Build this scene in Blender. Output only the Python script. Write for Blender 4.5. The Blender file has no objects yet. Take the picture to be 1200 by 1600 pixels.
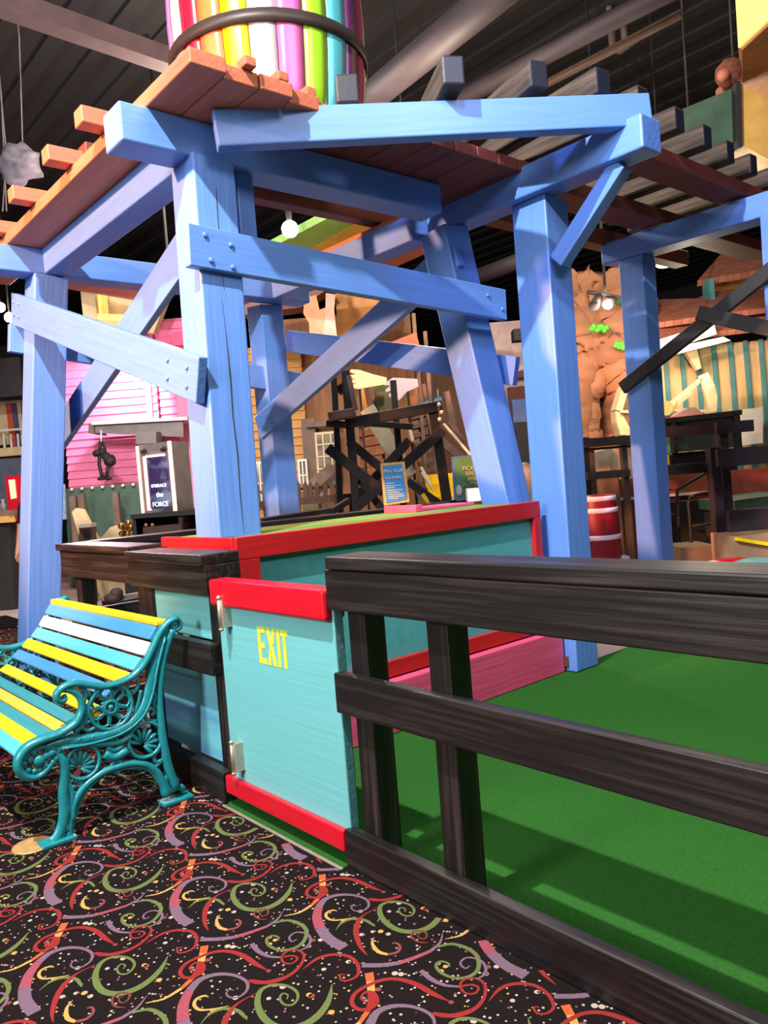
import bpy, bmesh, math, random
from mathutils import Vector as V, Matrix as M4, noise as NZ
random.seed(7)
SC = bpy.context.scene
COL = SC.collection
# ------------------------------------------------------------------ camera model
YAW, PITCH, ROLL, FPX, H = -0.863446, -0.040974, -0.078154, 1219.14, 1.34
CAMP = V((0, 0, H))
F = V((math.sin(YAW)*math.cos(PITCH), math.cos(YAW)*math.cos(PITCH), math.sin(PITCH)))
_R = F.cross(V((0, 0, 1))).normalized(); _U = _R.cross(F)
R = _R*math.cos(ROLL) + _U*math.sin(ROLL); U = R.cross(F)
RH = _R.copy(); FH = V((F.x, F.y, 0)).normalized(); ZZ = V((0, 0, 1))
def ray(px, py): return F + R*((px-600)/FPX) - U*((py-800)/FPX)
def P(px, py, d): return CAMP + ray(px, py)*d                 # world point at depth d
def at(px, py, x=None, y=None, z=None):                       # world point on an axis plane
    r = ray(px, py)
    t = (x/r.x) if x is not None else (y/r.y) if y is not None else ((z-H)/r.z)
    return CAMP + r*t
cam = bpy.data.cameras.new('camera'); co = bpy.data.objects.new('camera', cam); COL.objects.link(co)
cam.sensor_fit = 'VERTICAL'; cam.sensor_height = 36; cam.sensor_width = 27; cam.lens = FPX/1600*36
cam.clip_start = .02; cam.clip_end = 200
co.matrix_world = M4(((R.x, U.x, -F.x, 0), (R.y, U.y, -F.y, 0), (R.z, U.z, -F.z, H), (0, 0, 0, 1)))
SC.camera = co

# ------------------------------------------------------------------ materials
def lin(c): return tuple(((v/255)/12.92 if v/255 <= .04045 else ((v/255+.055)/1.055)**2.4) for v in c)
MATS = {}
def mat(name, rgb, rough=.5, metal=0, var=.12, scale=(6, 6, 6), bump=.1, spec=.5, emit=0, rgb2=None, ramp=(.35, .65), detail=4, bdist=.01):
    if name in MATS: return MATS[name]
    m = bpy.data.materials.new(name); m.use_nodes = True; nt = m.node_tree; n = nt.nodes; l = nt.links
    b = n['Principled BSDF']; c = lin(rgb)
    b.inputs['Roughness'].default_value = rough; b.inputs['Metallic'].default_value = metal
    b.inputs['Specular IOR Level'].default_value = spec
    tc = n.new('ShaderNodeTexCoord'); mp = n.new('ShaderNodeMapping'); mp.inputs['Scale'].default_value = scale
    nz = n.new('ShaderNodeTexNoise'); nz.inputs['Scale'].default_value = 1; nz.inputs['Detail'].default_value = detail
    l.new(tc.outputs['Object'], mp.inputs['Vector']); l.new(mp.outputs['Vector'], nz.inputs['Vector'])
    rp = n.new('ShaderNodeValToRGB'); e = rp.color_ramp.elements
    e[0].position, e[1].position = ramp
    c2 = lin(rgb2) if rgb2 else tuple(min(1, v*(1+var)) for v in c)
    c1 = c if rgb2 else tuple(v*(1-var) for v in c)
    e[0].color = (*c1, 1); e[1].color = (*c2, 1)
    l.new(nz.outputs['Fac'], rp.inputs['Fac']); l.new(rp.outputs['Color'], b.inputs['Base Color'])
    if bump:
        bp = n.new('ShaderNodeBump'); bp.inputs['Strength'].default_value = bump; bp.inputs['Distance'].default_value = bdist
        l.new(nz.outputs['Fac'], bp.inputs['Height']); l.new(bp.outputs['Normal'], b.inputs['Normal'])
    if emit:
        l.new(rp.outputs['Color'], b.inputs['Emission Color']); b.inputs['Emission Strength'].default_value = emit
    MATS[name] = m; return m
GR = (2.2, 34, 34)
BLUE = mat('blue_paint', (92, 136, 212), .42, var=.05, scale=GR, bump=.22)
BLACK = mat('black_wood', (19, 16, 17), .42, scale=(1.6, 40, 40), bump=.4, rgb2=(66, 58, 56), ramp=(.48, .85), spec=.6)
BLACKD = mat('black_paint', (24, 21, 23), .5, scale=GR, bump=.2, var=.2)
RED = mat('red_paint', (206, 20, 42), .28, var=.06, scale=(3, 30, 30), bump=.2)
REDD = mat('red_trim_paint', (176, 26, 32), .4, var=.08, scale=GR, bump=.2)
TEAL = mat('turquoise_paint', (110, 190, 196), .45, var=.05, scale=(1.2, 45, 45), bump=.3)
TEALG = mat('turquoise_gate_paint', (110, 188, 194), .5, var=.025, scale=(50, 50, 1.1), bump=.12)
TEALW = mat('turquoise_wall_paint', (78, 160, 168), .5, var=.06, scale=(20, 2, 20), bump=.15)
PINKB = mat('pink_wood', (214, 80, 122), .55, var=.1, scale=GR, bump=.3)
ORANGE = mat('orange_deck_paint', (186, 106, 80), .5, var=.1, scale=GR, bump=.3)
MAROON = mat('maroon_paint', (100, 46, 38), .55, var=.1, scale=GR, bump=.2)
TAN = mat('weathered_tie_wood', (88, 73, 58), .85, scale=GR, bump=.4, rgb2=(40, 34, 32))
NAVY = mat('navy_tie_end', (26, 30, 42), .5, var=.1, scale=GR)  # dark navy for the tie end faces
BTEAL = mat('bench_iron_paint', (22, 126, 136), .32, var=.08, scale=(30, 30, 30), bump=.25, spec=.6)
SL_Y = mat('slat_yellow', (246, 206, 40), .3, var=.04, scale=(3, 60, 60), bump=.1)
SL_B = mat('slat_blue', (70, 140, 202), .3, var=.05, scale=(3, 60, 60), bump=.1)
SL_W = mat('slat_white', (250, 240, 226), .3, var=.03, scale=(3, 60, 60), bump=.1)
SL_T = mat('slat_turquoise', (84, 176, 204), .3, var=.05, scale=(3, 60, 60), bump=.1)
SL_G = mat('slat_teal', (60, 140, 150), .3, var=.05, scale=(3, 60, 60), bump=.1)
SL_O = mat('slat_amber', (236, 180, 70), .3, var=.05, scale=(3, 60, 60), bump=.1)
BRASS = mat('brass', (190, 152, 100), .4, metal=.25, var=.15, scale=(20, 20, 20))
STEEL = mat('nickel_steel', (196, 184, 168), .35, metal=.6, var=.1, scale=(20, 20, 20))
TURF = mat('green_turf', (36, 80, 32), .9, scale=(160, 160, 160), bump=.5, rgb2=(48, 98, 42), ramp=(.3, .7), spec=.0, bdist=.004)
TURFL = mat('platform_turf', (94, 130, 62), .9, scale=(160, 160, 160), bump=.5, rgb2=(116, 152, 82), ramp=(.3, .7), spec=.1, bdist=.004)
CONC = mat('concrete', (170, 152, 142), .6, var=.12, scale=(1.2, 1.2, 1.2), bump=.05)
CEIL = mat('dark_ceiling', (17, 14, 15), .85, var=.15, scale=(1, 1, 1), bump=0)
DUCT = mat('duct_metal', (54, 44, 50), .65, metal=0, var=.15, scale=(3, 3, 3))
PINKS = mat('pink_siding', (238, 130, 172), .6, var=.05, scale=(2, 2, 2))
WHITE = mat('white_paint', (232, 224, 214), .5, var=.05)
CREAM = mat('cream_paint', (214, 190, 146), .6, var=.1)
GREY = mat('grey_paint', (120, 112, 110), .6, var=.12)
WOODB = mat('brown_plank', (140, 92, 52), .65, var=.18, scale=(12, 12, 1), bump=.15)
WOODT = mat('tan_siding', (190, 136, 70), .65, var=.12, scale=(4, 4, 10))
WOODG = mat('grey_brown_wood', (116, 94, 82), .75, var=.2, scale=(8, 8, 3))
GREEN = mat('dark_green_paint', (66, 92, 76), .55, var=.15)
DKGREEN = mat('deep_green_paint', (34, 48, 38), .6, var=.1)
YEL = mat('yellow_paint', (248, 214, 10), .5, var=.05)
ROCK = mat('orange_rock', (176, 124, 90), .85, scale=(1.6, 1.6, 3.2), bump=.8, rgb2=(142, 94, 68), ramp=(.3, .75), bdist=.06, detail=8)
LIME = mat('lime_plant', (90, 200, 60), .6, var=.2, scale=(20, 20, 20))
ORRED = mat('orange_red_paint', (204, 78, 48), .55, var=.08)
PEACH = mat('peach_paint', (220, 150, 112), .6, var=.1)
LAV = mat('pale_lilac_paint', (224, 206, 222), .6, var=.04)
OLIVE = mat('olive_paint', (86, 92, 58), .65, var=.1)
OCHRE = mat('ochre_paint', (196, 132, 68), .6, var=.1)
BARRED = mat('barrel_red', (128, 18, 30), .35, var=.1, scale=(12, 12, 1))
GOLD = mat('gold', (200, 160, 90), .25, metal=.9, var=.15)
BULB = mat('lit_bulb', (255, 238, 210), .5, emit=30, bump=0, var=0)
TUBE = mat('lit_tube', (255, 250, 240), .5, emit=9, bump=0, var=0)
NEON = mat('pink_neon', (255, 190, 170), .5, emit=2.2, bump=0, var=0)
LETTER = mat('lit_lettering', (214, 240, 250), .5, emit=1.2, bump=0, var=0)
GOLDLIT = mat('lit_sign_yellow', (240, 196, 104), .5, emit=.75, bump=0, var=.06)
MIRROR = mat('mirror_painted_reflection', (70, 56, 110), .12, rgb2=(170, 190, 220), ramp=(.45, .75), scale=(3, 3, 5), bump=.1, spec=.8)  # purple and pale blue reflections painted into the mirror colour
SHADE_ = mat('charcoal', (34, 30, 32), .7, var=.1)
EXITY = mat('stencil_yellow', (214, 220, 60), .6, scale=(60, 60, 60), bump=0, rgb2=(190, 214, 90), ramp=(.5, .75))
SIGNB = mat('sign_blue', (52, 146, 208), .5, var=.03)
SIGNG = mat('sign_green', (96, 156, 92), .5, var=.04)
SKIN = mat('skin', (206, 150, 130), .55, var=.05)
HAIR = mat('dark_hair', (40, 28, 24), .6, var=.2, scale=(40, 40, 40))
SHIRT = mat('black_shirt', (22, 22, 26), .8, var=.1)
JEANS = mat('dark_trousers', (44, 48, 66), .8, var=.1)
def brick(name, c1, c2, mort, sc, ms=.02, off=.5, rw=.5, rh=.25, rough=.8):
    m = bpy.data.materials.new(name); m.use_nodes = True; nt = m.node_tree; n = nt.nodes; l = nt.links
    b = n['Principled BSDF']; b.inputs['Roughness'].default_value = rough
    tc = n.new('ShaderNodeTexCoord'); t = n.new('ShaderNodeTexBrick')
    t.inputs['Color1'].default_value = (*lin(c1), 1); t.inputs['Color2'].default_value = (*lin(c2), 1); t.inputs['Mortar'].default_value = (*lin(mort), 1)
    t.inputs['Scale'].default_value = sc; t.inputs['Mortar Size'].default_value = ms; t.offset = off
    t.inputs['Brick Width'].default_value = rw; t.inputs['Row Height'].default_value = rh
    l.new(tc.outputs['Object'], t.inputs['Vector']); l.new(t.outputs['Color'], b.inputs['Base Color'])
    return m
SHINGLE = brick('roof_shingles', (146, 84, 66), (170, 106, 84), (96, 54, 44), 4)

# ------------------------------------------------------------------ object helpers
def thing(name, label, cat, loc=(0, 0, 0), group=None, kind=None):
    o = bpy.data.objects.new(name, None); COL.objects.link(o); o.location = loc; o.empty_display_size = .1
    return tag(o, label, cat, group, kind)
def tag(o, label=None, cat=None, group=None, kind=None):
    if label: o['label'] = label
    if cat: o['category'] = cat
    if group: o['group'] = group
    if kind: o['kind'] = kind
    return o
def worldloc(o):
    p = V((0, 0, 0))
    while o: p += o.location if o.type == 'EMPTY' else V((0, 0, 0)); o = o.parent
    return p
def link(name, bm, mats, parent=None, mtx=None, smooth=False, label=None):
    me = bpy.data.meshes.new(name)
    bmesh.ops.recalc_face_normals(bm, faces=bm.faces[:])
    if smooth:
        for f in bm.faces: f.smooth = True
    bm.to_mesh(me); bm.free()
    if not isinstance(mats, (list, tuple)): mats = [mats]
    for m in mats: me.materials.append(m)
    o = bpy.data.objects.new(name, me); COL.objects.link(o)
    mtx = mtx or M4.Identity(4)
    if parent is not None:
        o.parent = parent
        o.matrix_parent_inverse = WORLD[parent.name].inverted() if parent.name in WORLD else M4.Translation(parent.location).inverted()
    o.matrix_basis = mtx
    WORLD[o.name] = mtx.copy()
    if label: o['label'] = label
    return o
WORLD = {}
def struct(name, bm, m): return tag(link(name, bm, m), kind='structure')
def bbox(bm, c, s, mi=0, bev=0, seg=1):
    r = bmesh.ops.create_cube(bm, size=1); vs = r['verts']
    for v in vs: v.co = V((v.co.x*s[0]+c[0], v.co.y*s[1]+c[1], v.co.z*s[2]+c[2]))
    fs = {f for v in vs for f in v.link_faces}
    for f in fs: f.material_index = mi
    if bev:
        es = list({e for v in vs for e in v.link_edges})
        rr = bmesh.ops.bevel(bm, geom=es, offset=bev, segments=seg, affect='EDGES', profile=.5)
        for f in rr['faces']: f.material_index = mi
def frame(d, up=ZZ):
    x = d.normalized(); z = (up - x*up.dot(x))
    if z.length < 1e-4: z = V((0, 1, 0)) - x*x.y
    z.normalize(); y = z.cross(x)
    return x, y, z
def beam(name, p0, p1, w, h, m, parent=None, up=ZZ, bev=.006, label=None):
    """timber from p0 to p1 (centre line); w across, h along 'up'; local x runs along it"""
    p0, p1 = V(p0), V(p1); d = p1-p0; x, y, z = frame(d, V(up)); c = (p0+p1)/2
    bm = bmesh.new(); bbox(bm, (0, 0, 0), (d.length, w, h), 0, min(bev, w/4, h/4), 2 if bev > .004 else 1)
    mtx = M4(((x.x, y.x, z.x, c.x), (x.y, y.y, z.y, c.y), (x.z, y.z, z.z, c.z), (0, 0, 0, 1)))
    return link(name, bm, m, parent, mtx, label=label)
def boxo(name, x0, x1, y0, y1, z0, z1, m, parent=None, bev=.005, label=None):
    sx, sy, sz = abs(x1-x0), abs(y1-y0), abs(z1-z0); cx, cy, cz = (x0+x1)/2, (y0+y1)/2, (z0+z1)/2
    if sz >= sx and sz >= sy: return beam(name, (cx, cy, min(z0, z1)), (cx, cy, max(z0, z1)), sy, sx, m, parent, up=(1, 0, 0), bev=bev, label=label)
    if sx >= sy: return beam(name, (min(x0, x1), cy, cz), (max(x0, x1), cy, cz), sy, sz, m, parent, bev=bev, label=label)
    return beam(name, (cx, min(y0, y1), cz), (cx, max(y0, y1), cz), sx, sz, m, parent, bev=bev, label=label)
def addprism(bm, pts, off, mi=0):
    a = [bm.verts.new(p) for p in pts]; b = [bm.verts.new(V(p)+off) for p in pts]; n = len(pts)
    fs = [bm.faces.new(a), bm.faces.new(b[::-1])]
    for i in range(n): fs.append(bm.faces.new((a[i], b[i], b[(i+1) % n], a[(i+1) % n])))
    for f in fs: f.material_index = mi
def poly(name, pxs, d, t, m, parent=None, label=None):
    """solid slab with the outline pxs standing at depth d, facing the aisle, t thick"""
    bm = bmesh.new(); addprism(bm, [P(x, y, d) for x, y in pxs], FH*t)
    return link(name, bm, m, parent, label=label)
def rect(x0, y0, x1, y1): 
    s = .078                                   # the photograph is rolled: keep uprights upright
    h = (y1-y0)*s*.9
    return [(x0-h/2, y0), (x1-h/2, y0-(x1-x0)*s), (x1+h/2, y1-(x1-x0)*s), (x0+h/2, y1)]
def bar(name, a, b, wpx, d, t, m, parent=None, d2=None, label=None):
    d2 = d2 or d
    p, q = P(*a, d), P(*b, d2)
    return beam(name, p, q, t, wpx*(d+d2)/2/FPX, m, parent, up=FH.cross((q-p)), bev=.004, label=label)
def vprism(name, pts, z0, z1, m, parent=None, label=None):
    bm = bmesh.new(); addprism(bm, [V((p[0], p[1], z0)) for p in pts], V((0, 0, z1-z0)))
    return link(name, bm, m, parent, label=label)
def catmull(pts, n=6):
    pts = [V(p) if len(p) == 3 else V((*p, 0)) for p in pts]; out = []
    q = [pts[0]*2-pts[1]] + pts + [pts[-1]*2-pts[-2]]
    for i in range(1, len(q)-2):
        for k in range(n):
            t = k/n; a, b, c, d = q[i-1], q[i], q[i+1], q[i+2]
            out.append(.5*((2*b)+(c-a)*t+(2*a-5*b+4*c-d)*t*t+(3*b-a-3*c+d)*t**3))
    out.append(pts[-1]); return out
def tube(bm, pts, r, n=8, mi=0, closed=False, flat=None, flatk=1):
    """round (or flattened along 'flat') bar through pts; r number or list"""
    pts = [V(p) for p in pts]; N = len(pts); rings = []
    up = V(flat) if flat is not None else None
    for i, p in enumerate(pts):
        t = (pts[(i+1) % N]-pts[i-1]) if closed else (pts[min(i+1, N-1)]-pts[max(i-1, 0)])
        if t.length < 1e-7: t = V((0, 0, 1))
        t.normalize()
        a = up if up is not None else (V((0, 0, 1)) if abs(t.z) < .9 else V((1, 0, 0)))
        a = a - t*a.dot(t); a.normalize(); b = t.cross(a)
        rr = r[min(i, len(r)-1)] if isinstance(r, (list, tuple)) else r
        rings.append([bm.verts.new(p + a*(math.cos(2*math.pi*k/n)*rr*flatk) + b*(math.sin(2*math.pi*k/n)*rr)) for k in range(n)])
    for i in range(N if closed else N-1):
        A, B = rings[i], rings[(i+1) % N]
        for k in range(n):
            f = bm.faces.new((A[k], A[(k+1) % n], B[(k+1) % n], B[k])); f.material_index = mi; f.smooth = True
    if not closed:
        for rg in (rings[0], rings[-1][::-1]):
            f = bm.faces.new(rg); f.material_index = mi
def lathe(bm, prof, c, n=24, mi=0, axis=None, ring_mi=None):
    c = V(c); X, Y, Z = (V((1, 0, 0)), V((0, 1, 0)), ZZ) if axis is None else axis
    rings = [[bm.verts.new(c + X*(r*math.cos(2*math.pi*k/n)) + Y*(r*math.sin(2*math.pi*k/n)) + Z*z) for k in range(n)] for r, z in prof]
    for i in range(len(rings)-1):
        for k in range(n):
            f = bm.faces.new((rings[i][k], rings[i][(k+1) % n], rings[i+1][(k+1) % n], rings[i+1][k])); f.smooth = True
            f.material_index = ring_mi[i] if ring_mi else mi
    bm.faces.new(rings[0][::-1]).material_index = mi; bm.faces.new(rings[-1]).material_index = ring_mi[-1] if ring_mi else mi
def ball(bm, c, r, sx=1, sy=1, sz=1, mi=0, sub=2, jit=0, seed=0):
    rr = bmesh.ops.create_icosphere(bm, subdivisions=sub, radius=1)
    for v in rr['verts']:
        k = 1 + jit*NZ.noise(v.co*1.9+V((seed, 0, 0)))
        v.co = V(c) + V((v.co.x*r*sx*k, v.co.y*r*sy*k, v.co.z*r*sz*k))
        for f in v.link_faces: f.material_index = mi; f.smooth = True
def text(name, s, c, xdir, ydir, size, m, parent=None, ext=.002, align='CENTER', sp=1.0, xs=1.0):
    cu = bpy.data.curves.new(name, 'FONT'); cu.body = s; cu.size = size; cu.extrude = ext; cu.align_x = align; cu.align_y = 'CENTER'; cu.space_line = sp
    to = bpy.data.objects.new('tmp', cu); COL.objects.link(to)
    bpy.context.view_layer.update()
    me = bpy.data.meshes.new_from_object(to.evaluated_get(bpy.context.evaluated_depsgraph_get()))
    bpy.data.objects.remove(to)
    bm = bmesh.new(); bm.from_mesh(me); bpy.data.meshes.remove(me)
    for v in bm.verts: v.co.x *= xs
    x = V(xdir).normalized(); y = V(ydir).normalized(); z = x.cross(y)
    mtx = M4(((x.x, y.x, z.x, c[0]), (x.y, y.y, z.y, c[1]), (x.z, y.z, z.z, c[2]), (0, 0, 0, 1)))
    return link(name, bm, m, parent, mtx)

exec_order = []
# ================================================================== SETTING
bm = bmesh.new(); bbox(bm, (-10, 8, -.06), (44, 40, .1)); struct('floor', bm, CONC)
bm = bmesh.new(); bbox(bm, (-10, 8, 7.25), (44, 40, .1)); 
for i in range(70):                                        # corrugated deck ribs
    bbox(bm, (-10, -10+i*.55, 7.18), (44, .2, .05))
struct('ceiling', bm, CEIL)
for nm, c, s in (('wall_west', (-30, 8, 3.6), (.2, 40, 7.3)), ('wall_north', (-10, 26, 3.6), (44, .2, 7.3)), ('wall_south', (-10, -10, 3.6), (44, .2, 7.3)), ('wall_east', (10, 8, 3.6), (.2, 40, 7.3))):
    bm = bmesh.new(); bbox(bm, c, s); struct(nm, bm, SHADE_)

# ---- carpet with its swirl pattern (one mesh, flat yarn colours)
CARP = mat('carpet_black', (26, 20, 21), .95, var=.2, scale=(220, 220, 220), bump=.5, spec=.05, bdist=.003)
def yarn(n, c): return mat('yarn_'+n, c, .95, var=.14, scale=(260, 260, 260), bump=.5, spec=.05, bdist=.003)
CM = [CARP, yarn('green', (92, 104, 60)), yarn('mauve', (108, 86, 102)), yarn('pink', (140, 68, 80)), yarn('red', (132, 42, 42)), yarn('orange', (180, 84, 48)), yarn('yellow', (178, 140, 76)), yarn('cream', (168, 152, 140)), yarn('brown', (104, 56, 48)), yarn('rose', (122, 60, 62))]
G_, MV, PK, RD, OR_, YE, CR, BR, RS = range(1, 10)
STROKES = [
 ([(470,475,2),(455,520,18),(420,560,24),(370,590,26),(310,605,25),(250,600,23),(210,575,22),(192,540,20),(200,505,17),(225,488,14),(265,480,12),(310,485,11),(338,500,10),(340,520,9),(320,538,9),(290,538,8),(275,522,8),(285,506,7),(305,510,6),(300,522,5)], [G_]),
 ([(712,784,42),(640,740,40),(600,690,38)], [MV]), ([(600,690,38),(585,640,34),(595,590,30)], [PK]), ([(595,590,30),(625,555,24),(680,537,18),(740,535,14),(790,545,12),(822,562,11),(828,588,9),(805,608,8),(770,612,7),(748,600,6),(755,586,5),(775,588,4)], [MV]),
 ([(822,555,10),(870,562,15),(920,555,14),(985,535,3)], [RD]),
 ([(610,440,28),(612,465,26)], [OR_]), ([(612,465,26),(612,495,24)], [YE]), ([(612,495,24),(606,530,22),(590,555,18)], [RD]), ([(590,555,17),(560,585,14)], [OR_]), ([(560,585,13),(500,620,10),(430,635,3)], [YE]),
 ([(895,520,2),(840,500,18),(780,472,20),(720,458,17),(660,460,15),(600,478,15),(552,502,14),(537,530,14),(560,548,14),(600,545,14),(630,525,13),(622,500,11),(592,497,10),(572,515,9),(590,528,7)], [RD]),
 ([(365,435,2),(420,402,13),(480,388,14),(540,392,14),(570,415,13),(570,445,11),(540,462,9),(507,464,8),(503,448,6),(522,448,5)], [RD]),
 ([(130,630,2),(115,655,10),(128,688,15),(165,700,12)], [YE]), ([(165,700,12),(208,690,12),(228,667,10),(215,652,8),(197,656,6)], [RS]),
 ([(680,612,3),(660,608,9),(632,620,11),(630,640,11),(660,655,10),(720,650,6),(770,640,2)], [YE]),
 ([(675,700,2),(700,670,8),(750,650,12),(810,655,14),(845,675,10),(858,685,3)], [G_]),
 ([(870,595,2),(800,635,9),(775,672,20),(770,720,20),(790,780,14),(822,820,3)], [RD]),
 ([(40,745,22),(120,744,21),(200,735,19)], [MV]), ([(200,735,19),(280,710,17),(350,685,14)], [PK]), ([(350,685,14),(400,652,10),(428,610,2)], [MV]),
 ([(385,668,10),(450,656,14),(510,675,16),(538,710,15),(520,760,14),(470,790,13),(410,795,12),(362,775,12),(350,745,11),(375,728,10),(405,735,8),(403,750,6)], [G_]),
 ([(280,765,18),(310,800,18),(360,825,13),(420,830,9)], [MV]),
 ([(420,830,9),(470,822,9),(495,835,8),(470,858,8),(430,855,9),(422,825,9),(450,800,9),(500,797,9),(525,820,10),(512,862,11),(470,905,14),(410,935,17),(340,948,18),(270,938,12)], [RD]),
 ([(500,800,5),(540,780,10),(556,748,10),(540,720,9),(490,712,8),(456,735,8),(468,756,7),(492,745,5)], [MV]),
 ([(352,652,3),(310,648,8),(290,625,8),(310,605,8),(350,605,7),(356,625,7),(332,637,6),(316,622,5),(332,615,4)], [BR]),
]
LA, LB = V((.536, -.233, 0)), V((.464, .253, 0))
def cp(x, y): return at(300+x/3, 1220+y/3, z=0)
def carpet():
    bm = bmesh.new()
    def quad(x0, x1, y0, y1):
        f = bm.faces.new([bm.verts.new((x, y, 0)) for x, y in ((x0, y0), (x1, y0), (x1, y1), (x0, y1))]); f.material_index = 0
    quad(-10.7, 1.5, -3, 1.546); quad(-10.7, -3.02, 1.546, 1.58); quad(-2.18, 1.5, 1.546, 1.58); quad(-10.7, -5.05, 1.58, 2.7)
    strokes = []
    for pts, cs in STROKES:
        w = catmull([(p[0], p[1], p[2]) for p in pts], 3)
        c = [cp(p.x, p.y) for p in w]; L = []
        for i, p in enumerate(c):
            t = c[min(i+1, len(c)-1)]-c[max(i-1, 0)]; t.z = 0; t.normalize(); n = V((-t.y, t.x, 0))
            hw = max(w[i].z, 2.5)*.00086/2; L.append((p+n*hw, p-n*hw))
        strokes.append((L, cs[0]))
    rnd = random.Random(3); dots = []
    o = cp(400, 600)
    for i in range(250):
        a, b = rnd.random(), rnd.random(); big = rnd.random() < .08
        dots.append((o+LA*a+LB*b, rnd.uniform(.0068, .0095) if big else rnd.uniform(.0020, .0044), rnd.choice([CR, CR, CR, CR, CR, YE, PK]) if not big else rnd.choice([CR, CR, YE]) if rnd.random() < .8 else RS, rnd.random()*6))
    for i in range(-17, 13):
        for j in range(-16, 16):
            off = LA*i+LB*j; c = o+off
            if not (-9.5 < c.x < .3 and -1.2 < c.y < 3.1): continue
            def ok(p): return p.y < 1.544 or (p.y < 1.578 and not -3.03 < p.x < -2.17) or (p.x < -5.06 and p.y < 2.69)
            dist = (c-V((0, 0, 0))).length
            for k, (L, mi) in enumerate(strokes):
                z = V((0, 0, .0006+.00004*k)); prev = None
                for l_, r_ in L:
                    cur = None
                    if ok(l_+off) and ok(r_+off): cur = (bm.verts.new(l_+off+z), bm.verts.new(r_+off+z))
                    if prev and cur: bm.faces.new((prev[0], prev[1], cur[1], cur[0])).material_index = mi
                    prev = cur
            n = 7 if dist < 4.5 else 5
            for p, r, mi, ph in dots:
                q = p+off
                if ok(q+V((0, .01, 0))):
                    bm.faces.new([bm.verts.new((q.x+r*math.cos(ph+2*math.pi*k/n), q.y+r*math.sin(ph+2*math.pi*k/n), .0003)) for k in range(n)]).material_index = mi
    for f in bm.faces:
        f.normal_update()
        if f.normal.z < 0: f.normal_flip()
    me = bpy.data.meshes.new('carpet'); bm.to_mesh(me); bm.free()
    for m in CM: me.materials.append(m)
    ob = bpy.data.objects.new('carpet', me); COL.objects.link(ob); ob['kind'] = 'structure'
carpet()
bm = bmesh.new(); bbox(bm, (-.6, 4.60, -.002), (5.1, 6.05, .008)); bbox(bm, (-2.6, 1.56, -.002), (.83, .03, .008)); struct('turf', bm, TURF)
bm = bmesh.new(); bbox(bm, (-2.6, 1.546, .002), (.84, .012, .008), bev=.002); struct('trim_1', bm, STEEL)

# ================================================================== FENCE, GATE, FENCE PANEL
def bolt(name, p, n, r, m, parent):
    bm = bmesh.new(); x, y, z = frame(V(n)); lathe(bm, [(r, -.004), (r, .004), (r*.6, .008)], p, 8, axis=(y, z, x)); return link(name, bm, m, parent)
fe = thing('rail_fence', 'black wooden rail fence in the right foreground with a wide flat cap', 'fence', (-.6, 1.6, 0))
boxo('cap_rail', -2.165, 1.5, 1.565, 1.735, 1.05, 1.094, BLACK, fe, .006)
boxo('top_rail', -2.178, 1.5, 1.570, 1.612, .91, 1.0475, BLACK, fe)
boxo('middle_rail', -2.172, 1.5, 1.570, 1.612, .55, .69, BLACK, fe)
boxo('bottom_rail', -2.185, 1.5, 1.570, 1.612, .0, .135, BLACK, fe)
for x in (-2.125, -1.735, .25): boxo('post', x, x+.092, 1.615, 1.705, .004, 1.05, BLACK, fe)

gt = thing('gate', 'low turquoise exit gate with red top and bottom boards', 'gate', (-2.6, 1.6, .03))
boxo('panel', -2.995, -2.172, 1.590, 1.632, .085, .915, TEALG, gt)
boxo('top_board', -3.0, -2.178, 1.555, 1.650, .868, .978, RED, gt, .012, label='red top board')
boxo('bottom_board', -3.012, -2.182, 1.562, 1.588, .055, .130, RED, gt, label='red bottom board')
def letters():
    bm = bmesh.new()
    a = at(401, 978, y=1.5885); b = at(453, 1047, y=1.5885)
    x0, x1, z1, z0 = a.x, b.x, a.z, b.z; W = x1-x0; h = z1-z0
    def r(u0, v0, u1, v1): addprism(bm, [V((x0+u*W, 1.5885, z0+v*h)) for u, v in ((u0, v0), (u1, v0), (u1, v1), (u0, v1))], V((0, .002, 0)))
    def q(pts): addprism(bm, [V((x0+u*W, 1.5885, z0+v*h)) for u, v in pts], V((0, .002, 0)))
    r(.0, 0, .10, 1); r(.11, .84, .27, 1); r(.11, .42, .22, .57); r(.11, 0, .27, .15)
    q([(.30, 1), (.41, 1), (.60, 0), (.49, 0)]); q([(.49, 1), (.60, 1), (.545, .58), (.475, .60)]); q([(.30, 0), (.41, 0), (.435, .4), (.365, .42)])
    r(.645, 0, .745, 1); r(.77, .85, 1.0, 1); r(.835, 0, .935, .84)
    return link('exit_lettering', bm, EXITY, gt, label='yellow stencilled EXIT')
letters()
for z in (.80, .20):
    p = at(340, 935, y=1.55) if z > .5 else at(360, 1160, y=1.55)
    bm = bmesh.new(); zt = p.z
    lathe(bm, [(.0085, 0), (.0085, -.125)], (p.x+.012, 1.548, zt), 12); 
    lathe(bm, [(.006, .012), (.0105, .006), (.0105, -.002)][::-1], (p.x+.012, 1.548, zt), 12); lathe(bm, [(.006, -.138), (.0105, -.130), (.0105, -.124)], (p.x+.012, 1.548, zt), 12)
    bbox(bm, (p.x+.022, 1.571, zt-.062), (.022, .04, .118)); bbox(bm, (p.x+.002, 1.571, zt-.062), (.02, .03, .118))
    link('hinge', bm, STEEL, gt, label='silver barrel hinge')

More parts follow.
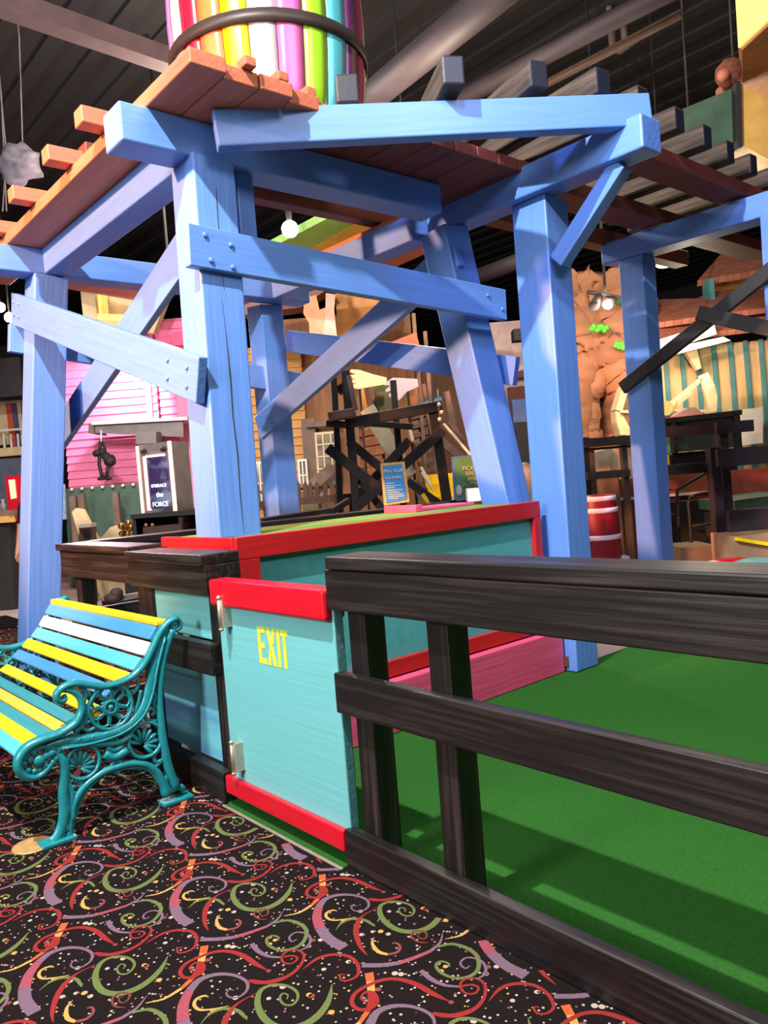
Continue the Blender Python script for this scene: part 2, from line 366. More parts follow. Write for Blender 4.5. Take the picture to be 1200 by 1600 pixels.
fp = thing('fence_panel', 'short black fence section with turquoise infill panels behind the bench', 'fence', (-3.45, 1.6, 0))
boxo('cap_rail', -3.845, -3.03, 1.545, 1.735, 1.035, 1.082, BLACK, fp, .006)
boxo('top_rail', -3.845, -3.03, 1.560, 1.735, .905, 1.035, BLACK, fp)
boxo('middle_rail', -3.845, -3.045, 1.560, 1.612, .555, .69, BLACK, fp)
boxo('bottom_rail', -3.845, -3.028, 1.560, 1.612, .0, .135, BLACK, fp)
boxo('post', -3.12, -3.04, 1.613, 1.70, .004, .905, BLACK, fp); boxo('post', -3.80, -3.71, 1.613, 1.70, .004, .905, BLACK, fp)
PB = mat('streaked_blue_panel', (104, 190, 206), .45, scale=(.8, 6, 9), bump=.1, rgb2=(84, 140, 190), ramp=(.42, .62))  # turquoise broken by stretched blue streaks
boxo('infill_panel', -3.71, -3.12, 1.63, 1.65, .69, .905, TEAL, fp, .002); boxo('infill_panel', -3.71, -3.12, 1.63, 1.65, .135, .555, PB, fp, .002, label='blue streaked lower panel')

lf = thing('rail_fence', 'black fence with one broad cap beam left of the turquoise panel section', 'fence', (-4.4, 1.72, 0))
boxo('cap_rail', -4.985, -3.87, 1.575, 1.76, 1.062, 1.102, BLACK, lf, .006); boxo('top_rail', -4.985, -3.87, 1.60, 1.645, .905, 1.062, BLACK, lf)
for x in (-4.90, -3.97): boxo('post', x, x+.09, 1.65, 1.74, 0, 1.062, BLACK, lf)
for z in (.55, 0): boxo('rail', -4.9, -3.95, 1.605, 1.648, z, z+.135, BLACK, lf)
sf = thing('rail_fence', 'black fence running back from the corner under the blue tower', 'fence', (-4.95, 3, 0))
boxo('cap_rail', -5.08, -4.9, 1.79, 5.2, 1.055, 1.1, BLACK, sf); boxo('top_rail', -4.955, -4.91, 1.80, 5.2, .91, 1.055, BLACK, sf)
for y in (2.6, 3.7, 5.05): boxo('post', -5.06, -4.965, y, y+.09, 0, 1.055, BLACK, sf)
boxo('rail', -4.955, -4.91, 1.80, 5.2, .55, .68, BLACK, sf); boxo('rail', -4.955, -4.91, 1.80, 5.2, 0, .135, BLACK, sf)

# ================================================================== BENCH
bench = thing('park_bench', 'cast iron park bench with yellow, blue and white slats on the carpet', 'bench', (-4.0, 1.15, 0))
BX = -3.24
def bp(cx, cy):
    p = at(cx/3.4767, 900+cy/3.4767, x=BX); return V((0, p.y, p.z))
def iron_end(x, name):
    bm = bmesh.new(); KT = 1.22
    def T(pts, r, n=8, k=1.0, sub=4, closed=False):
        c = [V((x, q.y, q.z)) for q in catmull([bp(*p) for p in pts], sub)]
        if isinstance(r, (list, tuple)):
            m_ = len(c); r = [r[min(int(i*(len(r)-1)/(m_-1)), len(r)-2)]*(1-(i*(len(r)-1)/(m_-1)) % 1)+r[min(int(i*(len(r)-1)/(m_-1))+1, len(r)-1)]*((i*(len(r)-1)/(m_-1)) % 1) for i in range(m_)]
        r = [q_*KT for q_ in r] if isinstance(r, list) else r*KT
        tube(bm, c, r, n, flat=(1, 0, 0), flatk=k/KT**.5)
    def ring(cx, cy, rad, r, n=18, k=1.4):
        c = bp(cx, cy); e = bp(cx+rad, cy); rr = abs(e.y-c.y)
        tube(bm, [V((x, c.y+rr*math.cos(2*math.pi*i/n), c.z+rr*math.sin(2*math.pi*i/n))) for i in range(n)], r, 6, closed=True, flat=(1, 0, 0), flatk=k)
        return c, rr
    def petals(cx, cy, rad, n, r0, a0=0, span=2*math.pi, w=.009):
        c = bp(cx, cy); e = bp(cx+rad, cy); rr = abs(e.y-c.y)
        for i in range(n):
            a = a0+span*i/(n if span > 6 else max(n-1, 1))
            p0 = V((x, c.y+r0*rr*math.cos(a), c.z+r0*rr*math.sin(a))); p1 = V((x, c.y+rr*math.cos(a), c.z+rr*math.sin(a)))
            tube(bm, [p0, (p0+p1)/2, p0.lerp(p1, .85), p1], [w*.5, w*.95, w, w*.3], 6, flat=(1, 0, 0), flatk=.8)
    # back upright, S-sweep with arm and front scroll, seat rail, legs, arch
    T([(935,290),(905,380),(878,500),(866,640),(872,780),(890,930),(920,1060),(955,1150)], [.016,.014,.013,.013,.015,.017,.018,.02], k=1.2)
    T([(960,228),(915,250),(865,310),(830,385),(790,465),(730,535),(650,578),(560,600),(480,592),(410,583),(350,600),(312,632),(308,668),(330,682),(352,668),(345,650)], [.013]*12+[.012,.010,.008], k=1.5)
    T([(960,228),(978,250),(975,280),(945,295),(930,275),(945,258),(958,265)], .009, k=1.4)
    T([(330,615),(390,625),(435,665),(442,730),(405,800),(320,855),(220,890),(140,935),(98,1000),(105,1060),(150,1092),(210,1085),(260,1040),(290,1000)], [.010,.011,.012,.013,.014,.016,.016,.016,.015,.014,.012,.011,.010], k=1.6)
    T([(905,275),(870,380),(835,500),(815,600),(790,700),(720,800),(610,855),(480,885),(340,905),(240,935)], [.012,.016,.019,.020,.021,.022,.021,.019,.017,.013], k=.7)
    T([(890,330),(848,500),(822,640),(770,760),(660,850),(500,905),(330,935)], .006, k=3.2)
    for (cx, cy) in [(885,330),(868,400),(848,470),(830,545),(815,620),(795,690),(760,750),(705,805),(640,838),(570,858),(500,872),(430,884),(360,897),(300,912)]:
        c = bp(cx, cy); ball(bm, (x+.009, c.y, c.z), .0095, .8, 1, 1, sub=1)
    T([(300,960),(345,1010),(352,1100),(345,1180),(352,1290),(330,1380),(280,1470)], [.014,.018,.017,.018,.02,.019,.022], k=.9)
    T([(355,1010),(370,1120),(392,1200),(385,1310),(375,1400),(385,1440)], [.008,.010,.012,.012,.014,.016], k=1.1)
    T([(345,1200),(370,1260),(350,1330),(372,1380)], .012, k=1.2)
    T([(390,1330),(405,1230),(460,1140),(550,1070),(635,1035),(720,1018),(800,1028),(850,1065),(885,1130),(905,1190)], [.012,.013,.013,.013,.014,.013,.013,.014,.016,.02], k=1.3)
    T([(380,1400),(440,1215),(510,1120),(600,1060),(640,1050),(740,1040),(810,1055),(860,1120),(900,1200)], .006, k=1.6)
    T([(300,965),(340,930),(420,920),(520,915),(640,905),(720,860)], .011, k=1.2)
    T([(925,1060),(900,1110),(920,1160),(960,1150),(950,1100)], .010)
    T([(840,1040),(880,1000),(900,955),(870,940),(835,980),(850,1010),(875,1000)], .008)
    T([(860,720),(835,700),(845,650),(825,620),(850,560)], .007); T([(850,790),(800,780),(790,745),(820,720),(838,740),(820,760)], .007)
    T([(560,990),(590,960),(600,910),(618,860)], .008); T([(690,960),(660,950),(640,910),(622,860)], .008); T([(565,965),(620,985),(690,945)], .016, k=1.1); T([(580,930),(620,945),(665,925)], .010)
    # feet
    for pts in (((235,1500),(395,1440)), ((885,1222),(1022,1168))):
        a, b = bp(*pts[0]), bp(*pts[1]); c = (a+b)/2
        bbox(bm, (x, c.y, .008), (.075, abs(a.y-b.y)+.02, .016), bev=.003)
    # rosette roundel in the arm
    ring(600, 712, 118, .009); ring(600, 712, 34, .009, k=1.2)
    c0 = bp(600, 712); e0 = bp(720, 712); rr = abs(e0.y-c0.y)
    for i in range(8):
        a = 2*math.pi*i/8+.2; q = V((x, c0.y+rr*.62*math.cos(a), c0.z+rr*.62*math.sin(a)))
        tube(bm, [q+V((0, rr*.29*math.cos(2*math.pi*j/12), rr*.29*math.sin(2*math.pi*j/12))) for j in range(12)], .0055, 6, closed=True, flat=(1, 0, 0), flatk=1.3)
    ball(bm, (x, c0.y, c0.z), .016, 1, 1, 1, sub=1); petals(600, 712, 60, 10, .35, w=.008)
    T([(470,640),(455,690),(470,760),(440,820),(400,850)], .008); T([(430,600),(470,625),(490,650)], .006); T([(720,640),(750,600),(745,560)], .007); T([(700,590),(690,630),(735,620)], .006)
    T([(440,820),(480,840),(520,815),(490,790),(455,805)], .007); T([(730,800),(735,740),(755,680),(765,620)], .007)
    # fan shells
    ring(450, 1012, 92, .009); petals(430, 1040, 92, 9, .12, -.7, 3.4, .010)
    ring(790, 890, 92, .009); petals(775, 915, 88, 9, .12, -.9, 3.6, .010)
    ring(632, 1035, 30, .009); ball(bm, (x, bp(632, 1035).y, bp(632, 1035).z), .017, 1, 1, 1, sub=1)
    T([(400,1110),(440,1120),(430,1170),(395,1180),(385,1150),(410,1145)], .008)
    # front scroll boss with leaf relief
    for (cx, cy, r) in ((210,1000,.026),(250,975,.018),(160,1000,.014),(130,1020,.012),(150,1055,.014),(185,1060,.013),(215,1055,.012),(280,960,.018),(300,990,.014),(245,1030,.014),(180,960,.012)):
        c = bp(cx, cy); ball(bm, (x+.006, c.y, c.z), r, .75, 1, 1, sub=2)
    T([(120,1010),(160,955),(230,930),(300,935),(330,970)], .010, k=1.1); T([(130,1075),(190,1085),(240,1050)], .010)
    T([(960,1145),(1000,1160),(980,1140)], .010); T([(270,1440),(300,1420),(350,1395)], .012)
    return link(name, bm, BTEAL, bench, smooth=False)
iron_end(BX, 'iron_end'); iron_end(-4.67, 'iron_end')
slats = [((872,255),SL_Y,(930,262),.024),((838,312),SL_B,None,.062),((800,398),SL_W,None,.062),((752,482),SL_T,None,.062),((690,560),SL_Y,None,.058),((625,640),SL_B,None,.056),
         ((545,745),SL_Y,None,.054),((425,800),SL_G,None,.056),((345,838),SL_O,None,.056),((260,872),SL_G,None,.056),((185,908),SL_Y,None,.056),((118,960),SL_T,None,.054)]
prof = [bp(*s[0]) for s in slats]
for i, (c, m, _, wd) in enumerate(slats):
    t = (prof[min(i+1, 11)]-prof[max(i-1, 0)]).normalized(); n = V((1, 0, 0)).cross(t)
    p = prof[i]
    if i == 0: beam('slat', (BX-.006, p.y+.006, p.z), (-4.665, p.y+.006, p.z), .05, .026, m, bench, bev=.008); continue
    beam('slat', (BX-.006, p.y, p.z), (-4.665, p.y, p.z), .018, wd, m, bench, up=t, bev=.004)
bm = bmesh.new(); lathe(bm, [(.078, .0012), (.078, .006), (.07, .008), (.068, .0075)], (*at(52, 1322, z=0).xy, 0), 28)
tag(link('floor_cover', bm, BRASS), 'round worn brass floor plate under the front foot of the bench', 'floor plate')

# ================================================================== PLATFORM
pf = thing('tee_platform', 'raised turquoise platform with green turf top and red edge boards', 'platform', (-3.5, 2.9, 0))
boxo('turf_top', -3.95, -3.20, 1.83, 4.0, 1.09, 1.119, TURFL, pf, .002, label='green turf top')
boxo('side_panel', -3.245, -3.20, 1.83, 4.0, .25, 1.09, TEALW, pf, .002); boxo('end_panel', -3.93, -3.245, 1.83, 1.87, 0, 1.09, TEALW, pf, .002)
boxo('back_panel', -3.93, -3.245, 3.96, 4.0, 0, 1.09, TEALW, pf, .002); boxo('side_panel', -3.95, -3.91, 1.87, 3.96, 0, 1.09, TEALW, pf, .002)
boxo('edge_board', -3.20, -3.165, 1.80, 4.03, 1.022, 1.128, REDD, pf, .004, label='red edge board'); boxo('edge_board', -3.95, -3.20, 1.795, 1.83, 1.05, 1.128, REDD, pf, .004, label='red end board')
boxo('corner_board', -3.20, -3.165, 1.80, 1.92, .27, 1.022, REDD, pf, .003, label='red corner board'); boxo('corner_board', -3.20, -3.165, 3.96, 4.03, .27, 1.022, REDD, pf, .003, label='red corner board')
boxo('base_board', -3.20, -3.165, 1.92, 3.96, .285, .37, REDD, pf, .003, label='red base board')
boxo('step', -3.245, -3.11, 1.80, 4.10, .003, .275, PINKB, pf, .006, label='pink painted kick step')
boxo('bumper_kerb', -3.93, -3.62, 3.36, 3.42, 1.119, 1.165, PINKB, pf, .003, label='pink kerb')
boxo('bumper_kerb', -3.93, -3.66, 3.42, 3.95, 1.119, 1.14, PINKB, pf, .003, label='pink kerb')

# ================================================================== BLUE TOWER
tw = thing('timber_tower', 'blue timber tower carrying the orange deck and striped barrel', 'tower', (-4.85, 3.1, 0))
BT = .087; ZT = 3.03; S = .24
def post(cx, cy, dx, dy, z0, BT=BT):
    k = (ZT-z0)*BT; 
    bm = bmesh.new()
    L = math.hypot(ZT-z0, 0)
    p0, p1 = V((cx+dx*k, cy+dy*k, z0)), V((cx, cy, ZT)); return beam('post', p0, p1, S, S, BLUE, tw, up=(1, 0, 0), bev=.01)
TA, TB, TC, TD = (-6.0, 2.02), (-3.65, 2.07), (-3.81, 4.0), (-6.17, 4.02)
post(*TA, -1, -1, 0); post(*TB, 1, -.75, 1.10); post(*TC, 1, 1, .004, .11); post(*TD, -1, .7, 0)
def crack(p0, p1):                                              # long drying crack in a post face
    pts = [V(p0).lerp(V(p1), i/6)+V((0, random.uniform(-.006, .006), 0)) for i in range(7)]
    bm = bmesh.new(); tube(bm, pts, [.0005, .002, .003, .003, .004, .002, .0005], 6); link('crack', bm, BLACKD, tw, label='dark crack in the wood')
kB = lambda z: (ZT-z)*BT
crack((TB[0]+S/2+kB(1.12)+.001, TB[1]-kB(1.12)+.06, 1.13), (TB[0]+S/2+kB(2.3)+.001, TB[1]-kB(2.3)+.01, 2.3))
crack((TB[0]+S/2+kB(2.35)+.001, TB[1]-kB(2.35)+.02, 2.35), (TB[0]+S/2+.001, TB[1]-.0, 3.0))
CT = 3.215
boxo('cap_beam', -3.75, -3.55, 1.60, 3.73, ZT, CT, BLUE, tw, .01); boxo('cap_beam', -6.10, -5.90, 1.60, 4.35, ZT, CT, BLUE, tw, .01)
boxo('cap_beam', -5.895, -3.755, 1.97, 2.15, ZT, CT, BLUE, tw, .01); boxo('cap_beam', -5.895, -4.05, 3.93, 4.12, ZT, CT, BLUE, tw, .01)
def bolts(pts, nrm):
    for p in pts: bolt('bolt', p, nrm, .013, BLUE, tw)
# braces (each a plank between two posts)
yf = 1.86
beam('brace', (-6.19, 1.83, 2.83), (-3.41, 1.83, 1.885), .05, .225, BLUE, tw); bolts([(-6.13, 1.803, 2.77), (-6.11, 1.803, 2.86), (-6.02, 1.803, 2.73), (-6.0, 1.803, 2.82), (-3.72, 1.803, 1.94), (-3.70, 1.803, 2.03), (-3.52, 1.803, 1.87), (-3.50, 1.803, 1.96)], (0, -1, 0))
beam('brace', (-6.75, 2.22, 1.875), (-3.72, 2.22, 2.94), .05, .24, BLUE, tw)
beam('brace', (-3.465, 1.84, 2.545), (-3.465, 4.17, 2.455), .055, .205, BLUE, tw); bolts([(-3.434, 1.93, 2.60), (-3.434, 1.95, 2.48), (-3.434, 2.07, 2.57), (-3.434, 2.07, 2.46), (-3.434, 3.98, 2.5), (-3.434, 4.12, 2.42)], (1, 0, 0))
beam('brace', (-6.34, 3.965, 1.92), (-3.66, 3.965, 2.85), .055, .225, BLUE, tw); bolts([(-6.25, 3.935, 1.90), (-6.25, 3.935, 2.02), (-6.1, 3.935, 1.95), (-3.78, 3.935, 2.86), (-3.74, 3.935, 2.76)], (0, -1, 0))
beam('brace', (-6.25, 4.30, 2.74), (-3.5, 4.30, 2.02), .05, .2, BLUE, tw)
beam('brace', (-6.17, 1.76, 2.605), (-6.17, 4.5, 2.30), .055, .21, BLUE, tw)
boxo('cleat', -3.70, -3.60, 2.235, 2.34, 2.66, 3.028, BLUE, tw, .008)
# deck boards on top (run along x); ragged ends towards the camera
y = 1.735; i = 0
boxo('deck_board', -7.0, -3.90, 1.735, 2.05, CT+.002, CT+.075, ORANGE, tw, .006)
for i, x1 in enumerate((-3.09, -3.13, -3.12, -3.16, -3.2)):
    boxo('deck_board', -3.895, x1, 1.735+.19*i, 1.735+.19*i+.184, CT+.002, CT+.075, ORANGE, tw, .006)
for i in range(8): boxo('deck_board', -3.895, min(-3.14, -3.28+.09*i), 2.69+.19*i, 2.69+.19*i+.184, CT+.002, CT+.075, MAROON, tw, .006)
boxo('deck_board', -7.0, -3.90, 4.03, 4.25, CT+.002, CT+.075, ORANGE, tw, .006)
for k, (px, py) in enumerate(((128, 185), (58, 240), (-6, 300), (-50, 350))):
    p = at(px, py, z=CT+.13); boxo('sleeper', p.x-.03, p.x+.08, 1.60, 2.04, CT+.078, CT+.165, ORANGE, tw, .006)
for x in (-4.55, -4.1): boxo('barrel_joist', x-.06, x+.06, 1.8, 4.2, CT+.077, 3.42, MAROON, tw, .006)
for p in ((-3.12, 2.02), (-3.15, 2.22), (-3.2, 2.42)): boxo('deck_block', p[0]-.05, p[0]+.03, p[1], p[1]+.06, CT+.076, CT+.12, ORANGE, tw, .005)

# ---- striped barrel
BC = V((-4.15, 2.89, 3.422)); br = thing('striped_barrel', 'giant barrel with rainbow painted staves and a dark hoop on the deck', 'barrel', BC)
cols = [(188, 105, 167), (184, 177, 179), (188, 21, 47), (211, 107, 56), (220, 181, 12), (179, 171, 173), (190, 88, 149), (132, 181, 35), (75, 163, 176), (84, 38, 84), (151, 44, 80), (188, 176, 167), (181, 61, 52), (211, 107, 56), (220, 181, 12), (132, 181, 35)]
NS = 24; BH = 1.5
def brad(t): return 0.545+.065*math.sin(math.pi*t)
cdir = math.atan2(-BC.y, -BC.x); order0 = cdir - math.pi/2   # left-hand limb seen from the aisle
for s in range(NS):
    ci = s % len(cols); m = mat('stave_%d_%d_%d' % cols[ci], cols[ci], .35, var=.03, scale=(3, 3, 3), bump=.05)
    bm = bmesh.new(); a0 = order0+2*math.pi*(s+.35)/NS+.004; a1 = order0+2*math.pi*(s+1.35)/NS-.004; rows = []
    for k in range(9):
        t = k/8; r = brad(t); z = t*BH; row = []
        for j in range(4):
            a = a0+(a1-a0)*j/3; rr = r-(.006 if j in (0, 3) else 0); row.append(bm.verts.new((BC.x+rr*math.cos(a), BC.y+rr*math.sin(a), BC.z+z)))
        for j in (3, 0):
            a = a0+(a1-a0)*j/3; row.append(bm.verts.new((BC.x+(r-.03)*math.cos(a), BC.y+(r-.03)*math.sin(a), BC.z+z)))
        rows.append(row)
    for k in range(8):
        for j in range(6): 
            f = bm.faces.new((rows[k][j], rows[k][(j+1) % 6], rows[k+1][(j+1) % 6], rows[k+1][j])); f.smooth = j < 3
    bm.faces.new(rows[0]); bm.faces.new(rows[-1]); link('stave', bm, m, br)
HOOP = mat('hoop_iron', (58, 48, 46), .5, metal=.4, var=.1)
def hoop(z, w):
    bm = bmesh.new(); n = 48; pr = []
    for (dz, ex) in ((0, .002), (0, .014), (w, .014), (w, .002)):
        r = brad((z+dz)/BH)+ex; pr.append([bm.verts.new((BC.x+r*math.cos(2*math.pi*k/n), BC.y+r*math.sin(2*math.pi*k/n), BC.z+z+dz)) for k in range(n)])
    for i in range(4):
        for k in range(n): bm.faces.new((pr[i][k], pr[i][(k+1) % n], pr[(i+1) % 4][(k+1) % n], pr[(i+1) % 4][k])).smooth = True
    link('hoop', bm, HOOP, br, label='dark iron hoop')
hoop(.50, .07); hoop(.02, .05); hoop(1.2, .07)
bm = bmesh.new(); lathe(bm, [(.54, .02), (.54, .05)], BC, 32); link('barrel_bottom', bm, MAROON, br)

# ================================================================== TRESTLE (track on blue posts, curving away to the right)
tr = thing('track_trestle', 'blue post trestle with red stringers and weathered ties on the right', 'trestle', (-3.1, 4.3, 0))
boxo('post', -3.30, -3.03, 4.12, 4.36, .004, 3.06, BLUE, tr, .01, label='blue post with a rusty foot plate')
bm = bmesh.new(); q = at(878, 1040, y=4.115); bbox(bm, (-3.16, 4.112, .07), (.14, .016, .07), bev=.003); link('foot_plate', bm, mat('rusty_plate', (120, 74, 56), .6, metal=.5), tr)
boxo('cap_beam', -4.02, -2.30, 4.05, 4.25, 3.06, 3.25, BLUE, tr, .012)
beam('brace', (-2.50, 4.16, 3.06), (-2.98, 4.16, 2.62), .1, .11, BLUE, tr, bev=.008)
beam('stringer', (-3.43, 2.03, 3.118), (-2.36, 4.22, 3.312), .09, .18, BLUE, tr, bev=.008, label='blue rim stringer')
boxo('post', -3.74, -3.51, 6.06, 6.26, .004, 3.06, BLUE, tr, .01); boxo('cap_beam', -3.90, -1.9, 6.05, 6.27, 3.06, 3.24, BLUE, tr, .012)
boxo('post', -2.52, -2.30, 6.0, 6.2, .004, 3.06, BLUE, tr, .01)
beam('brace', (-3.72, 5.96, 1.96), (-2.30, 5.96, 2.72), .05, .11, BLACKD, tr, label='black cross brace'); beam('brace', (-2.98, 5.90, 2.44), (-2.1, 5.90, 2.06), .05, .11, BLACKD, tr, label='black cross brace')
boxo('stringer', -2.86, -2.64, 4.3, 8.2, 3.26, 3.36, MAROON, tr, .006); boxo('stringer', -3.56, -3.30, 4.3, 8.2, 3.26, 3.36, MAROON, tr, .006)
boxo('stringer', -4.0, -3.85, 4.4, 7.5, 3.22, 3.36, MAROON, tr, .006)
q = P(766, 262, 5.5); boxo('post', q.x-.05, q.x+.05, q.y-.05, q.y+.05, q.z-.2, 3.30, BLUE, tr, .006)
def tie(ex, ey, dx, dy, L=1.3):
    d = V((dx, dy, 0)).normalized(); zc = min(3.222+.195*(ey+.15-2.03)/2.19, 3.43)+.02
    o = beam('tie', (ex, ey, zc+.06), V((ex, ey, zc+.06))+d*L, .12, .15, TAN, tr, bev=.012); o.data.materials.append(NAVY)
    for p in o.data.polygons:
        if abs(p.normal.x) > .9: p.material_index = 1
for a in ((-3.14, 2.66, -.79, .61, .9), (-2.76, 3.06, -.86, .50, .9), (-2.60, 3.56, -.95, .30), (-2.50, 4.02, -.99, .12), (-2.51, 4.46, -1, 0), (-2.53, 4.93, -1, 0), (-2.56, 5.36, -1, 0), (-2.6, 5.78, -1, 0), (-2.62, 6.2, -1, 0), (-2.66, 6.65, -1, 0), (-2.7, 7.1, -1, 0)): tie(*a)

# ================================================================== BACKGROUND
def hz(px): return 831.6-.07834*(px+443.9)                      # horizon row
def yf_(px, d): return hz(px)+H*FPX/d                           # floor row at depth d
def down(x0, y0, x1, d):                                        # outline that stands on the floor
    a = yf_((x0+x1)/2, d); s = .078; k = (a-y0)*s
    return [(x0, y0), (x1, y0-(x1-x0)*s), (x1+k, a-(x1-x0)*s/2-.0), (x0+k, a+(x1-x0)*s/2)]
def siding(name, x0, y0, x1, y1, d, step, m, parent, t=.2, label=None):
    """lapped boards: one mesh"""
    bm = bmesh.new(); y = y1; s = .078
    while y > y0:
        yt = max(y-step, y0); dx = (y-y0)*s
        q = [P(x0+dx, y, d), P(x1+dx, y-(x1-x0)*s, d), P(x1+dx, yt-(x1-x0)*s, d), P(x0+dx, yt, d)]
        a = [p - FH*(.035 if i < 2 else .0) for i, p in enumerate(q)]; b = [p+FH*t for p in q]
        A = [bm.verts.new(p) for p in a]; B = [bm.verts.new(p) for p in b]
        bm.faces.new(A); bm.faces.new(B[::-1])
        for i in range(4): bm.faces.new((A[i], B[i], B[(i+1) % 4], A[(i+1) % 4]))
        y -= step
    return link(name, bm, m, parent, label=label)
def one(name, label, cat, o, group=None): o.name = name; return tag(o, label, cat, group)
def base(px, d): p = P(px, yf_(px, d), d); return (p.x, p.y, 0)

# ---- far left: pink house, awning, hanging figure, green panel
ph = thing('pink_house', 'tall pink lap-sided house front behind the blue tower', 'house', base(200, 14))
siding('siding', 88, 505, 236, 905, 14, 12, PINKS, ph); siding('siding', 240, 500, 306, 900, 14, 12, PINKS, ph)
poly('corner_trim', rect(234, 500, 242, 900), 13.9, .12, PINKS, ph); poly('corner_trim', rect(282, 520, 300, 900), 13.88, .12, PINKS, ph)
aw = thing('awning', 'grey box awning across the pink house', 'awning', base(210, 13.3))
poly('front_board', [(140, 663), (286, 655), (287, 683), (141, 676)], 13.2, .05, GREY, aw); poly('top_board', [(143, 659), (292, 651), (293, 656), (143, 664)], 13.1, .7, WHITE, aw); poly('end_board', [(138, 662), (147, 662), (147, 678), (138, 677)], 13.15, .6, WOODG, aw)
tag(poly('display_box', [(212, 676), (244, 674), (244, 692), (212, 694)], 12.9, .5, GREY), 'grey box on the pink wall above the lit mirror cabinet', 'box')
mk = thing('hanging_figure', 'black furry figure dangling by its arms on a cord from the awning', 'hanging toy', tuple(P(160, 680, 12.9)))
bm = bmesh.new(); ball(bm, P(152, 708, 12.9), .075, 1.2, 1, .8, jit=.3); ball(bm, P(160, 706, 12.9), .06, 1, 1, 1, jit=.3)
tube(bm, [P(x, y, 12.9) for x, y in ((161, 706), (166, 714), (172, 722))], [.05, .075, .09], 8); ball(bm, P(172, 720, 12.9), .10, 1, 1, 1.0, jit=.25, seed=4)
tube(bm, [P(x, y, 12.9) for x, y in ((156, 712), (155, 725), (158, 738), (160, 747))], [.035, .03, .03, .035], 7); tube(bm, [P(x, y, 12.9) for x, y in ((170, 726), (168, 736), (166, 747))], [.04, .03, .035], 7)
ball(bm, P(158, 748, 12.9), .05, 1.3, 1.3, .6); ball(bm, P(169, 748, 12.9), .05, 1.3, 1.3, .6)
tube(bm, [P(x, y, 12.9) for x, y in ((154, 706), (157, 698), (157, 690))], .022, 6); tube(bm, [P(x, y, 12.9) for x, y in ((165, 708), (163, 698), (160, 690))], .022, 6)
link('body', bm, SHADE_, mk)
bm = bmesh.new(); tube(bm, [P(158, 672, 12.9), P(158, 692, 12.9)], .012, 6); link('cord', bm, WHITE, mk)
gw = thing('riveted_wall', 'dark green riveted panel wall below the pink siding', 'wall', base(160, 12.6))
poly('panel', down(100, 764, 218, 12.6), 12.6, .15, GREEN, gw)
for i in range(7):
    bm = bmesh.new(); p = P(112+16*i, 764-1.25*i+1, 12.55); ball(bm, p, .03, sub=1); link('rivet', bm, WHITE, gw)
for i, (x, y) in enumerate(((108, 776), (121, 772), (175, 770))):
    tag(poly('wooden_post', down(x, y, x+9, 12.2), 12.2, .1, WOODG), ('brown post at the left edge of the green panel', 'brown post behind the tan paddle board', 'brown post in the middle of the green panel')[i], 'post')
tag(poly('poster', rect(93, 757, 102, 812), 12.4, .05, mat('pale_blue_poster', (150, 168, 190), .6, var=.3, scale=(6, 6, 6))), 'pale blue poster beside the blue tower post', 'poster')
tag(poly('paddle_board', [(112, 800), (118, 794), (130, 796), (143, 822), (156, 850), (176, 930), (156, 932), (134, 856), (121, 830)], 11.2, .08, CREAM), 'tan paddle shaped board leaning by the green panel', 'board')
tag(poly('wave_cutout', [(146, 842), (160, 838), (172, 824), (181, 821), (190, 828), (202, 929), (166, 932)], 11, .05, CREAM), 'tan wavy plywood cutout in front of the green panel', 'cutout')
bx = thing('speaker_box', 'small brown box with round black opening and pale top', 'box', base(134, 10.5))
poly('cabinet', rect(124, 824, 143, 846), 10.5, .18, WOODG, bx); poly('lid', rect(124, 819, 142, 825), 10.48, .2, WHITE, bx, 'pale lid'); poly('stand', down(127, 846, 141, 10.55), 10.55, .12, BLACKD, bx)
bm = bmesh.new(); lathe(bm, [(.055, 0), (.055, .03)], P(137, 835, 10.49), 16, axis=(RH, ZZ, -FH)); link('opening', bm, SHADE_, bx)
gd = thing('gold_ornament', 'cluster of shiny gold balls by the black shelf unit', 'ornament', base(198, 10.3))
for i, (x, y, r) in enumerate(((190, 822, .05), (201, 817, .045), (196, 826, .045), (205, 824, .04), (190, 834, .04), (200, 834, .05), (206, 833, .04))):
    bm = bmesh.new(); ball(bm, P(x, y, 10.3+.03*(i % 3)), r, sub=2); link('gold_ball', bm, GOLD, gd)
poly('stand', down(189, 838, 207, 10.35), 10.35, .15, BLACKD, gd)
# mirror cabinet on black shelf
sh = thing('shelf_unit', 'black shelf unit under the lit mirror cabinet', 'shelf', base(260, 9.9))
poly('top_board', [(203, 804), (330, 794), (331, 802), (204, 811)], 9.6, .9, BLACKD, sh); poly('side_panel', down(206, 810, 212, 9.7), 9.7, .7, BLACKD, sh); poly('side_panel', down(278, 804, 285, 9.7), 9.7, .7, BLACKD, sh); poly('back_panel', down(212, 808, 330, 10.3), 10.3, .05, BLACKD, sh)
poly('lower_board', [(206, 846), (330, 836), (331, 842), (206, 852)], 9.7, .6, BLACKD, sh)
ty = thing('tray', 'dark tray with pink rim balls on the black shelf', 'tray', tuple(P(250, 835, 9.65)))
poly('pan', [(223, 824), (284, 818), (284, 831), (224, 838)], 9.6, .4, mat('umber_paint', (74, 46, 44), .5), ty)
for x in (228, 238):
    bm = bmesh.new(); ball(bm, P(x, 820, 9.62), .022); link('ball', bm, PEACH, ty)
mc = thing('mirror_cabinet', 'tall grey mirror cabinet with pink lit edges and FORCE lettering', 'cabinet', tuple(P(250, 800, 9.8)))
A_, B_, C_ = P(225, 803, 9.95), P(276, 797, 9.7), P(303, 794, 10.1)
D_ = A_+(C_-B_); zb, zt = P(250, 800, 9.8).z, P(265, 690, 9.75).z
vprism('body', [A_, B_, C_, D_], zb, zt, GREY, mc)
